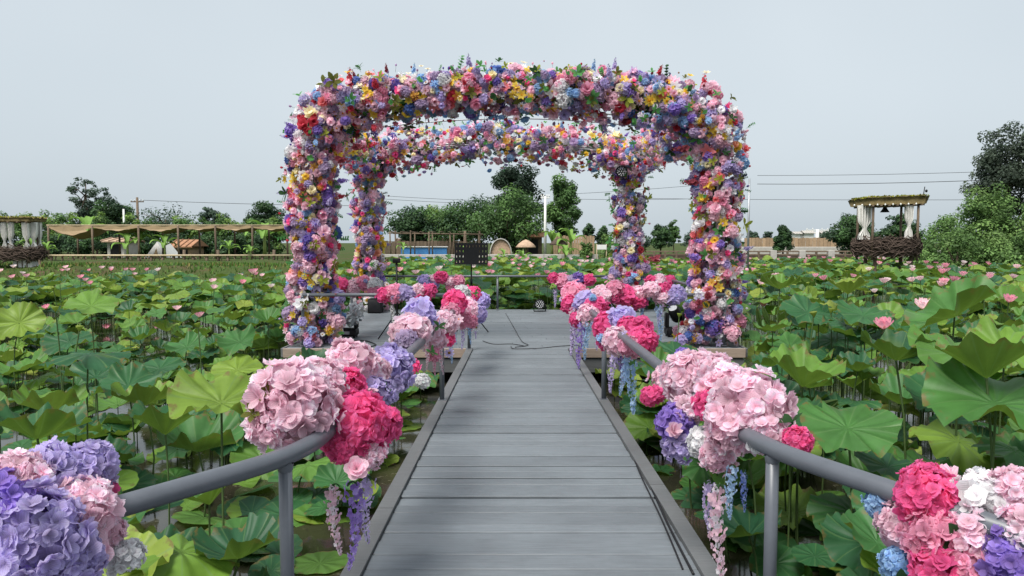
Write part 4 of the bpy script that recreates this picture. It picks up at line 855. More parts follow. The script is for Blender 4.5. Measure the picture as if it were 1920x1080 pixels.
scatter(130, 1.4, 3.6, 3, 11.2, lambda x, y: random.choice([0.012, 0.012, U(0.08, 0.3)]), ['pad', 'pad', 'flat'], (0.13, 0.25))
scatter(90, 1.4, 30, 3.2, 10, lambda x, y: 0.012, ['pad'], (0.15, 0.3))
scatter(120, -30, -1.3, 3.4, 7, lambda x, y: U(0.15, 0.7), std, (0.16, 0.27), lambda x, y: clump(x, y) > 0.42)
scatter(430, -30, -1.3, 6.5, 13, lambda x, y: U(0.12, 0.5), std, (0.15, 0.27), lambda x, y: clump(x, y) > 0.38 or x > -2.5)
scatter(520, -30, -1.3, 4, 14, lambda x, y: 0.012, ['pad'], (0.12, 0.27))
scatter(950, -30, -1.3, 12.5, 20, lambda x, y: U(0.2, 0.85), std + ['fold'], (0.17, 0.31))
scatter(260, -4.5, 4.5, 18.5, 23, lambda x, y: U(0.25, 0.95), std, (0.22, 0.36))
scatter(260, -30, 30, 12, 22, lambda x, y: U(0.2, 0.7), std, (0.2, 0.34))
scatter(2700, -60, 60, 18, 32, lambda x, y: U(0.5, 1.0) if x < -6 else U(0.75, 1.25), std, (0.19, 0.33))
scatter(4600, -60, 60, 31, 53.5, lambda x, y: U(0.6, 1.1), std, (0.22, 0.36))
app = np.array([c[3] / math.hypot(c[0], c[1]) * (1 if abs(c[0]) < 0.70 * c[1] else 0.01) for c in pool])
order = np.argsort(-app); nsolo = 300 - len(HERO); sset = set(order[:nsolo].tolist())
rest = []
for i, c in enumerate(pool):
    if i in sset:
        side = 'right' if c[0] > 0 else 'left'; far = 'middle distance' if c[1] > 8 else 'nearer water'; k = KINDS[c[4]]
        far = 'nearest water' if c[1] < 6 else ('near water' if c[1] < 9 else ('middle pond' if c[1] < 13 else 'far pond')); q_ = abs(c[0]) / c[1]
        lat = 'by the boardwalk' if q_ < 0.3 else ('by the frame edge' if q_ > 0.52 else 'in mid field'); size = 'small' if c[3] < 0.25 else ('large' if c[3] > 0.31 else 'medium')
        tl = 'leaning left' if c[5][0] < -0.12 else ('leaning right' if c[5][0] > 0.12 else 'level')
        d_ = '%s %s lotus leaf %s, %s, %s side, %s' % (size, LWORD[k], tl, far, side, lat)
        leaf_thing(c[4], np.array(c[:3]), c[5], c[3], d_, d_)
    else: rest.append(c)
gs = []; stk = []
for k in range(len(KINDS)):
    for near in (0, 1):
        L = [c for c in rest if c[4] == k and (c[1] < 15) == bool(near)]
        if not L: continue
        gs.append(REP((MID if near else LO)[k], frames(np.array([c[5] for c in L])), np.array([c[:3] for c in L]), np.array([c[3] for c in L]), tint=rng.uniform(0, 1, len(L))))
st = [c for c in rest if c[1] < 24 and KINDS[c[4]] != 'pad']; un = tube([(0, 0, 0), (0, 0, -1)], 0.0062, 4, False)
put('lotus_leaf_field', J(gs), LOTUS, None, kind='stuff', origin=(0, 30, ZW), label='dense field of lotus leaves covering the far pond', cat='lotus leaves')
put('lotus_stalk_field', REP(un, np.tile(np.eye(3), (len(st), 1, 1)), np.array([c[:3] for c in st]), np.stack([np.ones(len(st)), np.ones(len(st)), np.array([c[2] - ZW + 0.15 for c in st])], 1)), STALK, None, kind='stuff', origin=(0, 20, ZW), label='thin green lotus stalks rising from the water', cat='lotus stalks')
# flowers, buds and seed pods
PK0, PK1, PKW = srgb('#f8cfd8'), srgb('#ee9cb4'), srgb('#faeaea')
def lotus_flower(c0, c1, opened=0.6):
    gs = []
    for n, tl, L, off in ((7, 0.55 + 0.5 * (1 - opened), 1.0, 0), (6, 1.1 + 0.9 * (1 - opened), 0.92, 0.4), (5, 1.9 + 1.5 * (1 - opened), 0.8, 0.1)):
        for k in range(n):
            p = petal(L, 0.36, tl, 0.25, 0.30, 2, 4, 0.25); L_ = np.linalg.norm(p.v[:, 1:], axis=1).max(); p.v *= L / max(L_, 1e-6)
            v = p.u[:, 1:2]; p.c = c0 * (1 - v ** 2) + c1 * v ** 2; gs.append(p.mv((0, 0, 0), rz(2 * math.pi * k / n + off + U(-.12, .12))))
    return J(gs)
POD = lathe([(0.02, 0.05), (0.12, 0.15), (0.26, 0.36), (0.25, 0.38), (0.01, 0.39)], 12)
LF = [lotus_flower(PKW, PK0, 0.7), lotus_flower(PK0, PK1, 0.35), lotus_flower(PKW, PKW * 0.98, 0.6), lotus_flower(PKW, PK1, 0.5)]
LFM = [mesh('lotus_petals', g, PETAL) for g in LF]; PODM = mesh('seed_head', POD.col(srgb('#c8b84a')), PETAL)
LFJ = [mesh('lotus_bloom', J([g, POD.col(srgb('#c8b84a'))]), PETAL) for g in LF]
def lflower(p, r, v, label, group=None, parts=True):
    t = thing('lotus_flower', label, 'lotus flower', (p[0], p[1], ZW), group); R = frames(np.array([[U(-.25, .25), U(-.35, .1), 1]]))[0]
    if parts: inst('petals', LFM[v], p, R, r, t); inst('seed_head', PODM, p, R, r, t)
    else: inst('bloom', LFJ[v], p, R, r, t)
    stalk_obj(t, p + np.array([0, 0, 0.04 * r]))
for (px, py, w_, v, lab) in HF:
    Y = 0.26 * F / w_; p = at(px, py + w_ * 0.25, Y); lflower(p, 0.145, v, lab)
cnt = 0
while cnt < 275:
    y = 13 + (52 - 13) * random.random() ** 0.75; x = U(-0.72 * y, 0.72 * y)
    if blocked(x, y) or y > pond_edge(x) - 1: continue
    if y < 17 and x < 0 and random.random() < 0.5: continue
    zone = 'behind the gazebo' if (abs(x / y) < 0.19) else ('left of the gazebo' if x < 0 else 'right of the gazebo'); dist = 'farthest' if y > 40 else ('far' if y > 26 else 'middle'); q_ = abs(x / y); lat = ('by its left column' if x < 0 else 'by its right column') if 0.1 < q_ < 0.34 else ('in the centre' if q_ <= 0.1 else ('near the frame edge' if q_ > 0.55 else 'in mid field'))
    v = random.choices([0, 1, 2, 3], [4, 3, 2.5, 3])[0]; cw_ = ['pale pink', 'deep pink', 'white', 'pink tipped'][v]
    lflower(np.array([x, y, ZW + (U(1.0, 1.3) if (y > 30 or x < -6) else U(1.2, 1.5))]), U(0.11, 0.18), v, '%s lotus flower in the %s pond %s, %s' % (cw_, dist, zone, lat), '%s lotus flowers, %s pond, %s, %s' % (cw_, dist, zone, lat), y < 24); cnt += 1
PODG = mesh('green_seed_pod', lathe([(0.02, -0.4), (0.1, -0.3), (0.42, 0.25), (0.45, 0.32), (0.40, 0.36), (0.01, 0.37)], 12).col(srgb('#9fae5c')), PETAL)
for k in range(26):
    y = U(6, 20); x = U(2.2, 0.66 * y) if k % 4 else -U(3.0, 0.66 * max(y, 7))
    if blocked(x, y): continue
    p = np.array([x, y, ZW + U(1.15, 1.5)]); t = thing('lotus_seed_pod', 'pale green lotus seed pod on a bare stalk, %s of the boardwalk' % ('right' if x > 0 else 'left'), 'seed pod', (x, y, ZW), 'lotus seed pods, %s' % ('right' if x > 0 else 'left')); inst('pod', PODG, p, ry(U(-.4, .4)), 0.085, t); stalk_obj(t, p)
# ------------------------------------------------------------------ trees and plants on the far bank
def gzz(x, y): return float(ground_z(np.array(x), np.array(y)))
LQ = G([(-0.5, 0, 0), (0, -0.28, 0.05), (0.5, 0, 0), (0, 0.28, 0.05)], [(0, 1, 2, 3)])
def tree(name, label, px, top, wpx, Y, cols, shape='round', nl=4500, leaf=0.24, dens=1.0, trunk=True, group=None, base_frac=0.18, nclump=60, cat='tree', csf=0.31):
    X = (px - 960) / F * Y; z0 = gzz(X, Y); zt = at(px, top, Y)[2]; Hh = zt - z0; R = wpx / 2 * Y / F
    t = thing(name, label, cat, (X, Y, z0), group)
    zb = z0 + Hh * base_frac; cz, hz_ = (zt + zb) / 2, (zt - zb) / 2
    cc = []
    lob = rng.uniform(0, 6.28, 4)
    while len(cc) < nclump:
        d = rng.normal(0, 1, 3); d /= np.linalg.norm(d); rr = rng.uniform(0.1, 1) ** 0.42
        lobe = 0.86 + 0.14 * math.sin(3 * math.atan2(d[1], d[0]) + lob[0]) + 0.10 * math.sin(5 * d[2] + lob[1])
        p = d * rr * lobe; v = (p[2] + 1) / 2
        if shape == 'cone': p[:2] *= (1.12 - v) * 1.15
        elif shape == 'egg': p[:2] *= 1.05 - 0.35 * v
        elif shape == 'tall': p[:2] *= 0.75 + 0.35 * math.sin(v * 9 + lob[2])
        elif shape == 'umbrella': p[:2] *= 0.55 + 0.6 * v
        cc.append(p)
    cc = np.array(cc) * np.array([R * 0.93, R * 0.93, hz_ * 0.93]) + np.array([X, Y, cz])
    cs = rng.uniform(0.6, 1.25, nclump) * R * (csf if shape != 'tall' else 0.2) * (60 / nclump) ** 0.33
    n = int(nl * dens * 1.35); w_ = cs ** 2; idx = rng.choice(nclump, n, p=w_ / w_.sum())
    off = rng.normal(0, 1, (n, 3)); off /= np.linalg.norm(off, axis=1, keepdims=True); off *= rng.uniform(0.2, 1.05, (n, 1)) ** 0.5
    P = cc[idx] + off * cs[idx][:, None] * np.array([1, 1, 0.75]); P[:, 2] = np.maximum(P[:, 2], z0 + 0.1)
    cl = np.array([srgb(c) for c in cols]) * 0.66; ct = rng.integers(0, len(cols), nclump); cv = rng.uniform(0.75, 1.25, nclump)
    colr = cl[ct[idx]] * cv[idx][:, None] * rng.uniform(0.75, 1.25, (n, 1))
    nn = off + np.array([0, -0.1, 0.6]) + rng.normal(0, 0.45, (n, 3))
    put('crown', REP(LQ, frames(nn), P, rng.uniform(0.7, 1.3, n) * leaf, cols=colr), FOLI, t, origin=(X, Y, cz))
    gs = []; tr = max(0.06, R * 0.075)
    top_ = np.array([X + U(-.1, .1) * R, Y, cz + hz_ * (0.7 if shape in ('cone', 'tall') else 0.25)])
    pts = [np.array([X, Y, z0 - 0.2]), np.array([X + U(-.08, .08) * R, Y, (z0 + zb) / 2 + 0.1]), (np.array([X, Y, zb]) + top_) / 2, top_]
    gs.append(tube(pts, [tr * 1.25, tr, tr * 0.7, tr * 0.2], 7))
    for k in range(11):
        a = pts[1] + (top_ - pts[1]) * U(0.1, 0.85); b = cc[rng.integers(nclump)]; m = (a + b) / 2 + np.array([0, 0, 0.1 * R]); gs.append(tube([a, m, b], [tr * 0.42, tr * 0.28, tr * 0.08], 5))
    put('trunk', J(gs), BARK, t); return t
DK = ['#4a6842', '#567a48', '#425e44']; MD = ['#5c8048', '#6a904e', '#507040']; LT = ['#8aac58', '#7b9e50', '#9ab460']; GB = ['#566c5a', '#627a64', '#4e6456']; BM = ['#6c9050', '#7da45a', '#628548', '#8cb064']
tree('tall_tree', 'tall ragged dark tree with layered branches, left background', 165, 320, 84, 78, GB, 'tall', 3600, 0.24, base_frac=0.08, nclump=110)
tree('round_tree', 'dense dark rounded tree right of the tall ragged tree on the left', 212, 368, 84, 74, DK, 'round', 6500, 0.26, base_frac=0.05)
tree('round_tree', 'yellow-green tree crown peeking above the dense dark tree on the left', 218, 366, 50, 78, LT, 'round', 2600, 0.26)
tree('loose_tree', 'thin see-through grey-green tree beside the utility pole on the left', 315, 386, 120, 80, GB, 'round', 1500, 0.26, nclump=70, base_frac=0.25)
tree('round_tree', 'small round tree above the yellow-green shrubs, left background', 403, 377, 56, 85, GB, 'round', 3600, 0.28)
tree('round_tree', 'dark tree partly hidden by the left front flower column', 497, 370, 86, 72, DK, 'round', 5200, 0.26, base_frac=0.1)
tree('round_tree', 'dark bushy tree, leftmost of the cluster seen through the gazebo', 775, 378, 92, 66, DK, 'round', 5600, 0.24, base_frac=0.08)
tree('round_tree', 'spreading green tree in the cluster behind the black music stand', 868, 368, 150, 66, MD + DK, 'round', 7000, 0.24, base_frac=0.08)
tree('round_tree', 'yellow-green tree between two dark ones in the cluster seen through the gazebo', 818, 380, 80, 70, LT, 'round', 2400, 0.24)
tree('round_tree', 'broad mid green tree in the middle of the cluster seen through the gazebo', 955, 356, 150, 62, MD, 'round', 8000, 0.24, base_frac=0.08)
tree('tall_tree', 'tallest dark tree in the cluster, its top touching the rear flower beam', 967, 296, 108, 74, ['#344a38', '#3c5540', '#2f4434'], 'round', 6500, 0.28, base_frac=0.3)
tree('tall_tree', 'tall dense egg-shaped green tree right of the white pole', 1057, 322, 88, 68, MD, 'egg', 7500, 0.25, base_frac=0.1)
tree('small_tree', 'small dark conical tree, left one between the white pole and the rear right column', 1104, 412, 34, 76, DK, 'cone', 1600, 0.24, group='small trees by the rear right column')
tree('small_tree', 'small dark conical tree hidden partly by the rear right column', 1131, 420, 34, 76, DK, 'cone', 1600, 0.24)
tree('small_tree', 'rounded dark small tree between the two right flower columns', 1238, 418, 46, 68, DK, 'egg', 3000, 0.22, base_frac=0.08)
tree('small_tree', 'slim tree behind the rounded one between the two right flower columns', 1262, 410, 28, 76, MD, 'egg', 1800, 0.22)
tree('small_tree', 'dark egg-shaped tree standing alone before the brown wall, right background', 1467, 418, 46, 60, ['#3c5a38', '#486a3c'], 'cone', 4200, 0.20, base_frac=0.06)
tree('round_tree', 'dark bushy tree just left of the right nest cabana', 1600, 393, 96, 58, DK, 'round', 6000, 0.22, base_frac=0.05)
tree('round_tree', 'dark tree seen through the right nest cabana', 1690, 393, 80, 60, DK, 'round', 4000, 0.24, base_frac=0.05)
tree('tall_tree', 'very tall grey-green tree with clumped crown at the right frame edge', 1885, 226, 165, 64, ['#566554', '#606f5a', '#4b5a4c'], 'round', 14000, 0.26, nclump=130, base_frac=0.1, csf=0.30)
for px, top, wd, Y, lab in ((1775, 372, 130, 40, 'feathery light green bush beside the right nest cabana'), (1838, 330, 135, 38, 'tall feathery bamboo-like tree in front of the very tall tree'), (1908, 352, 130, 37, 'feathery green tree cut by the right frame edge'), (1795, 418, 150, 35, 'low leafy bush on the right bank below the feathery trees'), (1885, 425, 130, 34.5, 'low leafy bush at the right frame edge above the lotus leaves'), (1725, 430, 60, 37, 'small leafy shrub against the nest of the right cabana')):
    tree('bamboo_shrub', lab, px, top, wd, Y, BM, 'umbrella' if top < 400 else 'round', 6500, 0.15, base_frac=0.0, nclump=64, cat='shrub')
for px, top, wd in ((12, 394, 66), (55, 388, 66), (98, 392, 66), (130, 384, 56), (185, 394, 60), (255, 394, 56), (290, 398, 66), (345, 396, 66), (380, 398, 60), (425, 396, 64), (462, 398, 56), (520, 398, 60)):
    tree('hedge_shrub', 'green shrub in the hedge row behind the left shade canopy', px, top, wd, 70 + U(-3, 3), MD + LT[:1], 'round', 2300, 0.24, base_frac=0.0, nclump=40, group='hedge shrubs behind the left shade canopy', cat='shrub')
for k, (px, top, wd) in enumerate(((1412, 430, 30), (1440, 432, 26), (1548, 432, 30), (1300, 430, 40), (1200, 436, 50))):
    tree('far_tree', 'small far tree on the skyline right of the gazebo', px, top, wd, 120, GB, 'round', 900, 0.4, group='far skyline trees', base_frac=0.0)
for px, top, wd, Y in ((1148, 428, 46, 56.5), (1098, 452, 30, 56), (1180, 452, 40, 56.5)):
    tree('garden_shrub', 'leafy garden shrub on the far bank near the white sign board', px, top, wd, Y, BM, 'round', 1500, 0.17, base_frac=0.0, group='garden shrubs by the sign board', cat='shrub')
for px, top, wd in ((110, 438, 60), (150, 440, 60), (205, 436, 60), (272, 442, 50), (330, 436, 50), (385, 440, 60), (440, 438, 60), (490, 440, 50), (232, 452, 40), (420, 455, 40)):
    tree('dark_shrub', 'dark leafy shrub in the shade under the left canopy', px, top, wd, 61 + U(-3, 3), DK, 'round', 1500, 0.22, base_frac=0.0, nclump=34, group='dark shrubs under the left canopy', cat='shrub')
def bleaf():
    def fn(u, v):
        s = u * 2 - 1; wd = 0.135 * np.sin(np.pi * np.clip(v * 0.9 + 0.05, 0, 1)) ** 0.6
        return s * wd, v * (1 - 0.25 * v), 0.85 * v - 0.75 * v ** 2.4 + 0.25 * np.abs(s) * wd * 2
    return gridsurf(fn, 2, 7)
BLM = mesh('banana_leaf', bleaf().col(srgb('#7ba04c')), FOLI)
def banana(px, base, top, Y, label, group='banana plants on the far bank', n=8):
    X = (px - 960) / F * Y; z0 = gzz(X, Y); zt = at(px, top, Y)[2]; h = zt - z0; t = thing('banana_plant', label, 'banana plant', (X, Y, z0), group)
    put('stem', tube([(X, Y, z0 - 0.1), (X, Y, z0 + h * 0.55)], [h * 0.05, h * 0.03], 8).col(srgb('#8a9a5a')), FOLI, t)
    for k in range(n):
        a = k * 2.4 + U(-.3, .3); inst('leaf', BLM, (X, Y, z0 + h * 0.45), rz(a) @ rx(U(-0.35, 0.3) if k % 3 else 0.6), (h * U(0.5, 0.7), h * U(0.55, 0.75), h * U(0.55, 0.75)), t)
for a in ((165, 470, 392, 62, 'tall banana plant standing above the left shade canopy'), (88, 480, 448, 46, 'low banana plant between the left nest cabana and the canopy'), (60, 480, 440, 60, 'banana plant behind the curtains of the left nest cabana'), (240, 478, 430, 50, 'banana plant under the middle of the left shade canopy'), (262, 478, 425, 51, 'palm-like plant under the middle of the left shade canopy'), (310, 478, 432, 50, 'banana plant beside the tan tent under the left canopy'),
          (430, 478, 445, 48, 'low banana plant under the right half of the left canopy'), (497, 475, 402, 58, 'tall banana plant beside the left front flower column'), (1070, 470, 418, 58, 'tall banana plant right of the white pole'), (1035, 472, 422, 60, 'banana plant just behind the white pole'), (1060, 474, 450, 56, 'young banana plant beside the brown straw umbrella'), (868, 476, 455, 57, 'small yellow-green plant left of the cream dome tent'), (756, 474, 448, 57, 'small banana plant beside the blue pool'), (945, 476, 462, 56, 'small leafy plant before the cream dome tent'), (980, 476, 464, 56, 'small leafy plant before the pink straw umbrella'), (470, 484, 455, 46, 'banana plant at the right end of the low bamboo walkway')):
    banana(a[0], a[1], a[2], a[3], a[4], n=7)

# ------------------------------------------------------------------ nest cabanas
def curtain(px0, px1, pyt, pyb, tie, Y, gather):
    a, b = at(px0, pyt, Y), at(px1, pyb, Y); zt, zb = a[2], b[2]; xc, wd = (a[0] + b[0]) / 2, b[0] - a[0]
    def fn(u, v):
        z = zt + (zb - zt) * v; pin = 1 - 0.62 * np.exp(-((v - tie) / 0.13) ** 2) - 0.15 * v; s = u - 0.5
        x = xc + s * wd * pin + (gather * wd * 0.22) * np.exp(-((v - tie) / 0.25) ** 2); return x, Y + 0.05 * np.sin(u * 34) * (0.4 + pin), z
    g = gridsurf(fn, 56, 20); return J([g, G(g.v + np.array([0, 0.012, 0]), g.q[:, ::-1])])
def cabana(label, x0, x1, Y, roof0, roof1, nest0, nest1, leg_b, curts, tilt, dep=1.6):
    X0, X1 = (x0 - 960) / F * Y, (x1 - 960) / F * Y; cx, W_ = (X0 + X1) / 2, X1 - X0; zz = lambda py: at(960, py, Y)[2]
    t = thing('nest_cabana', label, 'cabana', (cx, Y + W_ / 2, ZW), 'nest cabanas'); D = dep
    n = 18; gs = []
    def top(u, v):
        x = X0 - 0.08 + (W_ + 0.16) * u; return x, Y - 0.1 + (D + 0.2) * v, zz(roof0) + tilt * (u - 0.5) + 0.05 * np.sin(u * 23) * np.sin(v * 17) + 0.03 * np.sin(u * 57 + v * 31)
    def bot(u, v):
        x = X0 + W_ * u; return x, Y + D * v, zz(roof1) + tilt * (u - 0.5) * 0.7 + 0.02 * np.sin(u * 31) * np.sin(v * 19)
    a, b = gridsurf(top, n, n), gridsurf(bot, n, n); s = n + 1
    rim = [i * s for i in range(s)] + [n * s + j for j in range(1, s)] + [i * s + n for i in range(n - 1, -1, -1)] + [j for j in range(n - 1, 0, -1)]
    m = len(a.v); side = [(rim[k], rim[(k + 1) % len(rim)], m + rim[(k + 1) % len(rim)], m + rim[k]) for k in range(len(rim))]
    rf = put('roof', G(np.concatenate([a.v, b.v]), np.concatenate([a.q, b.q[:, ::-1] + m, np.array(side)])), MOSS, t)
    nn_ = 700; pr = rng.uniform(0, 1, (nn_, 2)); P = np.stack([X0 - 0.1 + (W_ + 0.2) * pr[:, 0], Y - 0.12 + (D + 0.2) * pr[:, 1], zz(roof0) + tilt * (pr[:, 0] - 0.5) + rng.uniform(0, 0.06, nn_)], 1)
    put('moss_tuft', REP(LQ, frames(rng.normal(0, 1, (nn_, 3)) + [0, -0.5, 0.6]), P, rng.uniform(0.07, 0.16, nn_), cols=np.array([srgb('#9a9a30'), srgb('#7d8a34'), srgb('#6f6a35')])[rng.integers(0, 3, nn_)]), FOLI, rf, kind='stuff')
    for k in range(7): put('rafter', tube([(X0 + W_ * (k + 0.5) / 7, Y - 0.06, zz(roof1) - 0.04 + tilt * ((k + .5) / 7 - 0.5) * 0.7), (X0 + W_ * (k + 0.5) / 7, Y + D, zz(roof1) - 0.04 + tilt * ((k + .5) / 7 - 0.5) * 0.7)], 0.035, 6), WOODB, t)
    for px in (X0 + 0.22 * W_ * 0.5, X1 - 0.10 * W_):
        for py in (Y + 0.15, Y + D - 0.15): put('post', tube([(px, py, zz(nest1) - 0.2), (px, py, zz(roof1))], 0.05, 7), WOODB, t)
    for (c0, c1, tie, gth, dy) in curts: put('curtain', curtain(c0, c1, roof1 + 2, nest0 + 2, tie, Y + dy, gth), CURT, t)
    gs = []; zt, zb = zz(nest0), zz(nest1)
    for k in range(900):                             # woven branches round the nest
        a = U(0, 2 * math.pi); z = U(zb, zt); da = U(0.15, 0.5) * random.choice([1, -1]); bul = 1 + 0.10 * math.sin((z - zb) / (zt - zb) * 3.1); pts = []
        rr = U(0.92, 1.08) * bul
        for s_ in (0, 0.5, 1): pts.append((cx + W_ * 0.52 * rr * math.cos(a + da * s_) * (1 + U(-.03, .03)), Y + D / 2 + D * 0.56 * rr * math.sin(a + da * s_), z + U(-.09, .09) + (s_ - 0.5) * U(-.35, .35)))
        gs.append(tube(pts, [0.016, 0.02, 0.010], 4, False))
    put('nest_wall', J(gs), TWIG, t, kind='stuff')
    an = np.linspace(0, 2 * math.pi, 25)
    put('nest_lining', gridsurf(lambda u, v: (cx + W_ * 0.49 * np.cos(u * 6.2832), Y + D / 2 + D * 0.52 * np.sin(u * 6.2832), zb + (zt - 0.06 - zb) * v), 28, 3), TWIG, t)
    put('floor', lathe([(0.01, 0), (1, 0), (1, -0.08), (0.01, -0.08)], 28).mv((cx, Y + D / 2, zb + 0.06), np.diag([W_ * 0.5, D * 0.5, 1.0])), WOODB, t)
    return t, cx, W_, D, zz
t, cx, W_, D, zz = cabana('nest cabana with mossy flat roof and white curtains on stilts, right side of the pond', 1626, 1733, 29.5, 369, 383, 447, 479, 503, [(1608, 1634, 0.68, 0.1, 0.5), (1697, 1712, 0.6, 0.1, 0.12)], 0.09)
for px in (cx - W_ * 0.28, cx + W_ * 0.36):
    for py in (29.9, 29.5 + D - 0.4): put('stilt', tube([(px, py, -1.0), (px, py, zz(479) + 0.1)], 0.075, 8), WOODB, t)
put('brace', tube([(cx - W_ * 0.28, 29.9, 0.75), (cx + W_ * 0.05, 29.9, zz(482))], 0.03, 6), WOODB, t)
lp = put('pendant_lamp', lathe([(0.02, 0.22), (0.05, 0.2), (0.10, 0.10), (0.17, 0.0), (0.16, 0.0), (0.08, 0.09), (0.03, 0.17)], 16).mv(at(1659, 398, 30.6), None, 1.1), BLACK, t)
q_ = at(1659, 383, 30.6); put('cord', tube([q_, at(1659, 394, 30.6)], 0.012, 5), CABLE, lp)
for k in range(9):
    p = at(1602 + k * 14.5, 385 - k * 0.35, 29.4); put('string_bulb', ellip(p, (0.035, 0.035, 0.045), 8, 6), WHITE, t)
p0 = at(1733, 352, 29.6); put('antenna', J([tube([at(1733, 385, 29.6), at(1732, 362, 29.6), at(1734, 350, 29.6)], 0.018, 5), ellip(at(1737, 358, 29.6), (0.05, 0.05, 0.06), 8, 6)]), BLACK, t)
t, cx, W_, D, zz = cabana('nest cabana with white curtains on a white base, at the left frame edge', -60, 62, 34, 408, 415, 464, 486, 510, [(0, 13, 0.72, 0.6, 0.12), (14, 27, 0.72, -0.6, 0.12), (40, 56, 0.72, 0.55, 0.12), (56, 72, 0.72, -0.55, 0.3), (70, 79, 0.72, -0.1, 0.8)], 0.0, 1.0)
zb_, zt_ = ZW - 0.3, zz(487); X0, X1 = (16 - 960) / F * 34, (52 - 960) / F * 34
bs = put('base', box(X0, X1, 34.3, 34.9, zb_, zt_, 0.01), WHITE, t, smooth=False)
for k in range(1, 4): put('board_joint', box(X0 + (X1 - X0) * k / 4 - 0.02, X0 + (X1 - X0) * k / 4 + 0.02, 34.27, 34.297, zb_, zt_ - 0.02), WOODB, bs, smooth=False)
put('stilt', tube([((74 - 960) / F * 34, 34.3, -0.9), ((66 - 960) / F * 34, 34.3, zt_)], 0.05, 6), WOODB, t); put('stilt', tube([((73 - 960) / F * 34, 34.6, -0.9), ((73 - 960) / F * 34, 34.6, zt_ - 0.3)], 0.04, 6), WOODB, t)

# ------------------------------------------------------------------ left shore: shade canopy, low bamboo walkway, huts
Yc = 50.0; XC = lambda px, Y=Yc: (px - 960) / F * Y
zr = at(960, 424, Yc)[2]
t = thing('shade_canopy', 'long pergola roofed with sagging tan shade cloths on the left shore', 'canopy', (XC(310), Yc, 0.5))
pp = [92, 176, 262, 336, 406, 474, 540]
for px in pp:
    for dy in (0, 3.4): put('post', tube([(XC(px), Yc + dy, gzz(XC(px), Yc + dy) - 0.1), (XC(px) + U(-.05, .05), Yc + dy, zr + 0.05)], 0.07, 7), WOODB, t)
put('beam', tube([(XC(90), Yc, zr + 0.06), (XC(542), Yc, zr + 0.06)], 0.05, 6), BAMB, t); put('beam', tube([(XC(90), Yc + 3.4, zr + 0.1), (XC(542), Yc + 3.4, zr + 0.1)], 0.05, 6), BAMB, t)
for i, (a, b) in enumerate(zip(pp[:-1], pp[1:])):
    xa, xb = XC(a) + 0.06, XC(b) - 0.06; sg = [0.75, 0.38, 0.42, 0.30, 0.34, 0.3][i]
    g = gridsurf(lambda u, v: (xa + (xb - xa) * u, Yc + 0.05 + 3.3 * v, zr + 0.0 - sg * np.sin(np.pi * u) ** 1.2 * (0.55 + 0.45 * np.sin(np.pi * v)) - 0.25 * (1 - v) * sg + 0.03 * np.sin(u * 20 + v * 5)), 16, 10)
    put('shade_cloth', J([g, G(g.v - np.array([0, 0, 0.012]), g.q[:, ::-1])]), SAIL, t)
    put('valance', gridsurf(lambda u, v: (xa + (xb - xa) * u, Yc - 0.02 + 0.02 * np.sin(u * 12), zr + 0.04 - v * (0.14 + sg * 0.35 * np.sin(np.pi * u) + 0.02 * np.sin(u * 9))), 24, 2), SAIL, t)
Yb = 46.0; zt = at(960, 479, Yb)[2]
t = thing('bamboo_walkway', 'low raised bamboo walkway with pale top running along the left shore', 'walkway', (XC(310, Yb), Yb, 0.3))
for dy in (0, 0.14, 0.28): put('bamboo_pole', tube([(XC(90, Yb), Yb + dy, zt), (XC(545, Yb), Yb + dy, zt)], 0.055, 8), BAMB, t)
for px in np.arange(92, 545, 21):
    x = XC(px + U(-3, 3), Yb); put('post', tube([(x, Yb + 0.1, gzz(x, Yb) - 0.3), (x + U(-.06, .06), Yb + 0.1, zt - 0.04 if random.random() < 0.8 else zt + 0.35)], 0.05 if random.random() < 0.7 else 0.09, 6), WOODB, t)
for px in np.arange(96, 535, 9):
    x = XC(px + U(-3, 3), Yb); put('brace', tube([(x, Yb + 0.3, zt - U(0.5, 0.6)), (x + U(-.2, .2), Yb + 0.3, zt - 0.05)], 0.028, 5), random.choice([WOODB, BAMB]), t)
def hut(label, px0, px1, eave, ridge, Y, wall, roofm, open_=False, group=None):
    X0, X1 = XC(px0, Y), XC(px1, Y); z0 = 0.5; ze, zr_ = at(960, eave, Y)[2], at(960, ridge, Y)[2]; D = 3.0
    t = thing('hut', label, 'hut', ((X0 + X1) / 2, Y + D / 2, z0), group)
    put('wall', box(X0 + 0.25, X1 - 0.25, Y + 0.3, Y + D - 0.3, z0, ze + 0.03), wall, t, smooth=False)
    n = max(3, int((X1 - X0) / 0.45)); R = []
    rf = put('roof', G([(X0, Y - 0.1, ze), (X1, Y - 0.1, ze), (X1, Y + D / 2, zr_), (X0, Y + D / 2, zr_), (X0, Y + D + 0.1, ze), (X1, Y + D + 0.1, ze), (X0, Y - 0.1, ze - 0.08), (X1, Y - 0.1, ze - 0.08), (X1, Y + D + 0.1, ze - 0.08), (X0, Y + D + 0.1, ze - 0.08)], [(0, 1, 2, 3), (3, 2, 5, 4), (6, 7, 1, 0), (4, 5, 8, 9), (7, 6, 9, 8)], [(0, 3, 4), (1, 5, 2)]), roofm, t, smooth=False)
    for k in range(n + 1):
        x = X0 + (X1 - X0) * k / n; put('roof_batten', tube([(x, Y - 0.12, ze + 0.03), (x, Y + D / 2, zr_ + 0.03)], 0.05, 5), roofm, rf)
    put('door', box((X0 + X1) / 2 - 0.4, (X0 + X1) / 2 + 0.4, Y + 0.27, Y + 0.297, z0, min(ze - 0.25, z0 + 1.9)), BLACK, t, smooth=False)
    put('window', box(X0 + 0.5, X0 + 0.5 + (X1 - X0) * 0.16, Y + 0.27, Y + 0.297, z0 + 0.9, min(ze - 0.2, z0 + 1.7)), LENS, t, smooth=False)
    return t
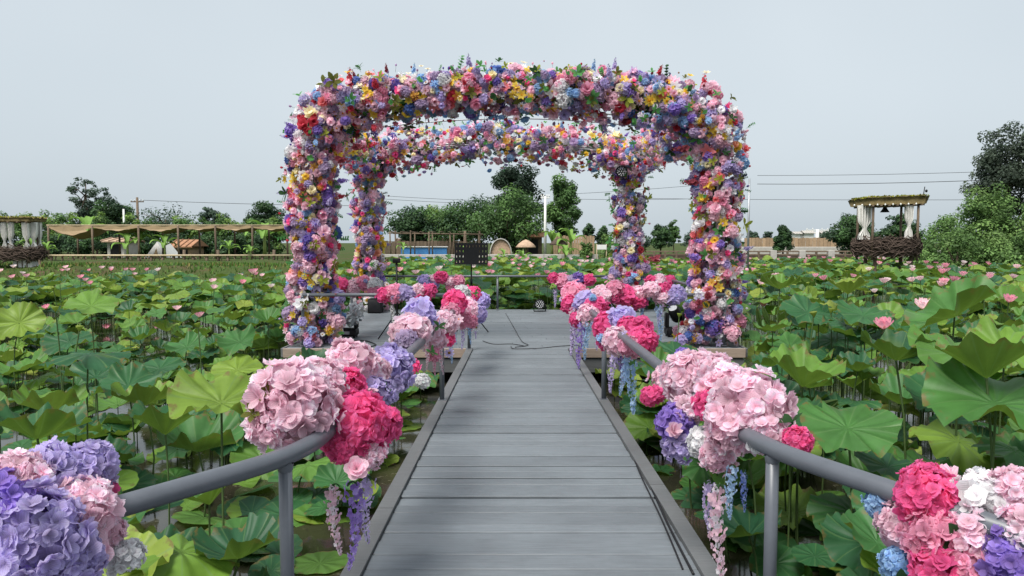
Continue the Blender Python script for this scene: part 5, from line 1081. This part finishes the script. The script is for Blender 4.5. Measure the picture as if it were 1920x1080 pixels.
hut('small pale hut with a flat-pitched roof under the left shade canopy', 192, 236, 452, 446, 56, CONC, STRAW)
hut('low hut with a reddish roof near the right end of the left canopy', 318, 362, 462, 449, 58, TANW, TILE)
hut('brown hut with an orange tiled roof, left of the white pole', 978, 1022, 443, 432, 62, WOODB, TILE)
hut('long tan shed behind the poles of the bare pergola seen through the gazebo', 740, 850, 455, 447, 66, TANW, STRAW)
def tent(label, px, base, top, wpx, Y, mat, kind='dome'):
    X = XC(px, Y); R = wpx / 2 * Y / F; zb, zt = 0.52, at(960, top, Y)[2]; t = thing('tent', label, 'tent', (X, Y, zb))
    if kind == 'dome':
        def fn(u, v):
            a = u * math.pi; return X + R * np.cos(a) * (1 - 0.05 * v), Y + 2.2 * v, zb + (zt - zb) * np.sin(a) ** 0.8 * (1 - 0.1 * v)
        g = gridsurf(fn, 20, 8); put('shell', J([g, G(g.v * [1, 1, 1] - [0, 0, 0.03], g.q[:, ::-1])]), mat, t)
        put('rib', tube([(X + R * 1.01 * math.cos(a), Y - 0.02, zb + (zt - zb) * math.sin(a) ** 0.8) for a in np.linspace(0, math.pi, 17)], 0.05, 6), CONC, t)
        put('front_panel', G([(X, Y + 0.12, zb)] + [(X + R * 0.93 * math.cos(a), Y + 0.12, zb + (zt - zb) * 0.94 * math.sin(a) ** 0.8) for a in np.linspace(0, math.pi, 13)], None, [(0, k, k + 1) for k in range(1, 13)]), mat, t, smooth=False)
    else:
        put('shell', G([(X - R, Y, zb), (X + R, Y, zb), (X + R, Y + 2.5, zb), (X - R, Y + 2.5, zb), (X, Y + 0.3, zt), (X, Y + 2.2, zt)], [(0, 4, 5, 3), (1, 2, 5, 4)], [(0, 1, 4), (2, 3, 5)]), mat, t, smooth=False)
        put('door_flap', G([(X - R * 0.3, Y - 0.03, zb), (X + R * 0.3, Y - 0.03, zb), (X, Y + 0.16, zb + (zt - zb) * 0.62)], None, [(0, 1, 2)]), SAIL, t, smooth=False)
tent('pointed cream tent under the left shade canopy', 292, 478, 453, 42, 54, CURT, 'ridge')
tent('cream dome tent behind the lotus field, right of the music stand', 939, 475, 448, 40, 59, STRAW)
def umbrella(label, px, rim, top, wpx, Y, mat):
    X = XC(px, Y); R = wpx / 2 * Y / F; zr_, zt = at(960, rim, Y)[2], at(960, top, Y)[2]; t = thing('straw_umbrella', label, 'umbrella', (X, Y, 0.5), 'straw umbrellas')
    g = lathe([(0.02, zt), (R * 0.35, zt - (zt - zr_) * 0.18), (R * 0.75, zt - (zt - zr_) * 0.6), (R, zr_), (R * 0.97, zr_ - 0.06), (R * 0.6, zr_ + (zt - zr_) * 0.35), (0.02, zt - 0.12)], 24)
    g.v[:, 2] += 0.03 * np.sin(np.arctan2(g.v[:, 1], g.v[:, 0]) * 12); put('thatch', g.mv((X, Y, 0)), mat, t); put('pole', tube([(X, Y, 0.4), (X, Y, zt - 0.05)], 0.04, 6), BAMB, t)
    return t
umbrella('pinkish straw umbrella right of the cream dome tent', 986, 463, 449, 38, 58, STRAW); umbrella('dark brown straw umbrella right of the white pole', 1047, 458, 446, 34, 58, TWIG)
# bare pergola, pool, kerb
Yp = 58.0; t = thing('pole_pergola', 'bare timber pole pergola beside the blue pool, seen through the gazebo', 'pergola', (XC(815, Yp), Yp, 0.5)); zp = at(960, 437, Yp)[2]
for px in (733, 770, 805, 845, 870, 898):
    for dy in (0, 2.5): put('post', tube([(XC(px, Yp), Yp + dy, 0.4), (XC(px, Yp) + U(-.08, .08), Yp + dy, zp + U(0, .25))], 0.06, 6), WOODB, t)
for dy in (0, 2.5): put('beam', tube([(XC(728, Yp), Yp + dy, zp), (XC(905, Yp), Yp + dy, zp - 0.1)], 0.055, 6), WOODB, t)
for px in np.arange(735, 900, 18): put('rafter', tube([(XC(px, Yp), Yp - 0.3, zp + 0.1), (XC(px, Yp) + U(-.2, .2), Yp + 2.8, zp + 0.1)], 0.04, 5), WOODB, t)
t = thing('pool', 'shallow blue pool behind the pergola poles', 'pool', (XC(790, 62), 61, 0.55))
put('pool_wall', box(XC(752, 61), XC(838, 61), 61, 61.3, 0.5, at(960, 464, 61)[2], 0.02), BLUE, t, smooth=False); put('pool_wall', box(XC(752, 61), XC(838, 61), 65, 65.3, 0.5, at(960, 462, 65)[2], 0.02), BLUE, t, smooth=False)
put('pool_rim', box(XC(750, 61), XC(840, 61), 60.9, 61.35, at(960, 464, 61)[2] + 0.004, at(960, 464, 61)[2] + 0.09, 0.02), WHITE, t, smooth=False)
put('blue_board', box(XC(758, 55.2), XC(822, 55.2), 55.2, 55.3, at(960, 489, 55.2)[2], at(960, 482, 55.2)[2], 0.01), BLUE, None, smooth=False, label='low blue board along the far bank below the white kerb', cat='board')
zk = at(960, 477, 56)[2]; kb = tag(bpy.data.objects.new('kerb', None), kind='structure'); COL.objects.link(kb); kb.location = (XC(890, 56), 56, 0.4); WL[kb] = np.array([XC(890, 56), 56, 0.4])
for px in np.arange(680, 1092, 34): put('kerb_stone', box(XC(px, 56) + 0.01, XC(px + 34, 56) - 0.01, 56, 56.4, 0.3, zk + U(-.01, .01), 0.02), CONC, kb, smooth=False)
# wooden board fence behind the banana plants
def fence(label, px0, px1, top, Y, mat, bw_=0.22, z0=0.45, group=None):
    t = thing('board_fence', label, 'fence', ((XC(px0, Y) + XC(px1, Y)) / 2, Y, z0), group); zt = at(960, top, Y)[2]; x = XC(px0, Y); me = None
    while x < XC(px1, Y):
        h = zt - z0 + U(-.04, .04)
        put('board', box(x, x + bw_ - 0.025, Y + U(0, .02), Y + 0.04, z0, z0 + h), mat, t, smooth=False); x += bw_
    for f_ in (0.25, 0.8): put('rail', box(XC(px0, Y), XC(px1, Y), Y + 0.045, Y + 0.1, z0 + (zt - z0) * f_, z0 + (zt - z0) * f_ + 0.09), mat, t, smooth=False)
fence('tan upright board fence behind the banana plants, right of the white pole', 1036, 1112, 442, 62, TANW)
fence('low tan board fence behind the bare pole pergola, seen through the gazebo', 722, 905, 452, 63.5, WOODB, 0.3)
fence('long brown board wall behind the round tree, right background', 1395, 1572, 446, 74, TANW, 0.36)
t = thing('concrete_ledge', 'pale concrete ledge at the foot of the long brown board wall', 'ledge', (XC(1480, 66), 66, 0.5)); put('slab', box(XC(1385, 66), XC(1590, 66), 66, 68, 0.4, at(960, 463, 66)[2], 0.03), CONC, t, smooth=False)
Yf = 55.2; zt, zm, zb = (at(960, q, Yf)[2] for q in (471.5, 477.5, 484.5))
def rail_fence(label, px0, px1, step, big):
    t = thing('rail_fence', label, 'fence', ((XC(px0, Yf) + XC(px1, Yf)) / 2, Yf, 0.0), 'timber rail fences on the far bank'); k = 0
    for px in np.arange(px0, px1 + 1, step):
        x = XC(px, Yf); s = 0.22 if (big and k % 2 == 0) else 0.07; put('post', box(x - s, x + s, Yf - s, Yf + s, -0.2, zt + (0.08 if s > 0.1 else 0.03), 0.02), CONC if s > 0.1 else WOODB, t, smooth=False); k += 1
    for z in (zt, zm, zb): put('rail', box(XC(px0, Yf), XC(px1, Yf), Yf - 0.05, Yf + 0.04, z - 0.05, z + 0.05, 0.01), WOODB, t, smooth=False)
    put('back_board', box(XC(px0, Yf), XC(px1, Yf), Yf + 0.45, Yf + 0.5, -0.2, zm - 0.06), TWIG, t, smooth=False)  # dark brown board standing a little behind the lower rails
rail_fence('dark timber rail fence with concrete posts, from the right column to the nest cabana', 1395, 1620, 27, True)
rail_fence('timber rail fence between the two right flower columns', 1205, 1390, 21, False)
rail_fence('timber rail fence right of the nest cabana, mostly hidden by shrubs', 1640, 1930, 29, True)
t = thing('sign_board', 'small white sign board on wooden easel legs left of the rear right column', 'sign', (XC(1127, 54.8), 54.8, 0.2)); zt, zb = at(960, 459, 54.8)[2], at(960, 468, 54.8)[2]
put('panel', box(XC(1119, 54.8), XC(1137, 54.8), 54.75, 54.8, zb, zt, 0.01), WHITE, t, smooth=False)
for px in (1119, 1137): put('leg', tube([(XC(px, 54.8), 54.85, -0.1), (XC(px, 54.8), 54.85, zt + 0.05)], 0.035, 6), BAMB, t)
# poles and wires
def upole(label, px, top, Y, r, mat, arms=()):
    X = XC(px, Y); zt = at(960, top, Y)[2]; t = thing('utility_pole', label, 'pole', (X, Y, 0.5)); put('shaft', tube([(X, Y, 0.3), (X, Y, zt)], [r * 1.2, r * 0.85], 10), mat, t)
    for z, hw in arms:
        put('cross_arm', box(X - hw, X + hw, Y - 0.06, Y + 0.06, zt - z - 0.06, zt - z + 0.06, 0.01), mat, t, smooth=False)
        for s in (-0.9, -0.4, 0.4, 0.9): put('insulator', tube([(X + s * hw, Y, zt - z + 0.062), (X + s * hw, Y, zt - z + 0.25)], 0.05, 6), WHITE, t)
upole('dark utility pole with a cross arm behind the left shade canopy', 261, 370, 85, 0.15, WOODB, [(0.5, 0.75)])
upole('white pole standing before the tall egg-shaped tree', 1022, 368, 60, 0.11, WHITE, [(0.12, 0.35)])
upole('thin pale post leaning behind the left shade canopy', 235, 392, 70, 0.10, WHITE)
upole('pale post with flat cap among distant roofs, right background', 1531, 430, 90, 0.22, WHITE, [(0.1, 1.4)])
upole('thin grey pole rising beside the right front flower column', 1402, 335, 26, 0.035, STEEL)
def wire(label, a, b, Y0, Y1, sag=0.5, r=0.022):
    A, B = at(*a, Y0), at(*b, Y1); s = np.linspace(0, 1, 24)[:, None]; P = A + (B - A) * s; P[:, 2] -= sag * 4 * (s[:, 0] * (1 - s[:, 0])); put('power_line', tube(P, r, 5), CABLE, None, label=label, cat='wire', group='overhead wires')
wire('topmost of three overhead wires on the right', (1420, 329), (1960, 318), 85, 70, 0.15); wire('middle of three overhead wires on the right', (1420, 345), (1960, 333), 85, 70, 0.2, 0.03); wire('lowest of three overhead wires on the right', (1200, 372), (1960, 374), 85, 75, 0.1)
wire('upper overhead wire seen through the gazebo on the left', (690, 365), (960, 378), 84, 84, 0.1, 0.02); wire('lower overhead wire seen through the gazebo on the left', (690, 371), (960, 384), 84, 84, 0.1, 0.02)
wire('upper overhead wire between the two right flower columns', (1060, 364), (1330, 345), 84, 84, 0.1, 0.02); wire('lower overhead wire between the two right flower columns', (1060, 373), (1330, 372), 84, 84, 0.1, 0.02)
wire('overhead wire running right from the left utility pole', (262, 375), (720, 386), 85, 85, 0.15, 0.025)
# distant houses
for px0, px1, eave, ridge, lab in ((1488, 1503, 438, 434, 'tiny white distant house left of the pale capped post'), (1506, 1528, 437, 432, 'white distant house with grey roof beside the pale capped post'), (1538, 1556, 437, 433, 'white distant house right of the pale capped post')):
    hut(lab, px0, px1, eave, ridge, 150, WHITE, CONC)
# grass and weeds on the banks
n = 22000; xb = rng.uniform(-33, 36, n); yb = pond_edge(xb) + rng.uniform(-0.3, 9, n); zb_ = ground_z(xb, yb)
bl = G([(-0.5, 0, 0), (0.5, 0, 0), (0.12, 0.12, 1.0), (-0.12, 0.12, 1.0)], [(0, 1, 2, 3)])
cl = np.array([srgb('#6d8f45'), srgb('#5f823e'), srgb('#8c8450'), srgb('#557a34')])[rng.integers(0, 4, n)] * rng.uniform(0.7, 1.2, (n, 1)); az = rng.uniform(0, 6.28, n)
put('bank_grass', REP(bl, np.array([rz(a) @ rx(b) for a, b in zip(az, rng.uniform(-0.5, 0.5, n))]), np.stack([xb, yb, zb_ - 0.03], 1), np.stack([rng.uniform(0.05, 0.12, n), np.full(n, 0.3), rng.uniform(0.06, 0.19, n)], 1), cols=cl * 0.8), GRASSM, None, kind='stuff', label='rough grass and weeds along the far pond banks', cat='grass')

# things that look alike are told apart by their order across the view
from collections import defaultdict
same = defaultdict(list)
for o in SC.objects:
    if o.parent is None and 'label' in o.keys() and 'category' in o.keys(): same[o['label']].append(o)
def nth(k): return '%d%s' % (k, 'th' if 10 <= k % 100 <= 20 else {1: 'st', 2: 'nd', 3: 'rd'}.get(k % 10, 'th'))
for lab, L in same.items():
    if len(L) > 1:
        L.sort(key=lambda o: o.location.x / max(o.location.y, 0.1))
        for k, o in enumerate(L):
            if len(lab.split()) <= 13: o['label'] = '%s, %s from left' % (lab, nth(k + 1))
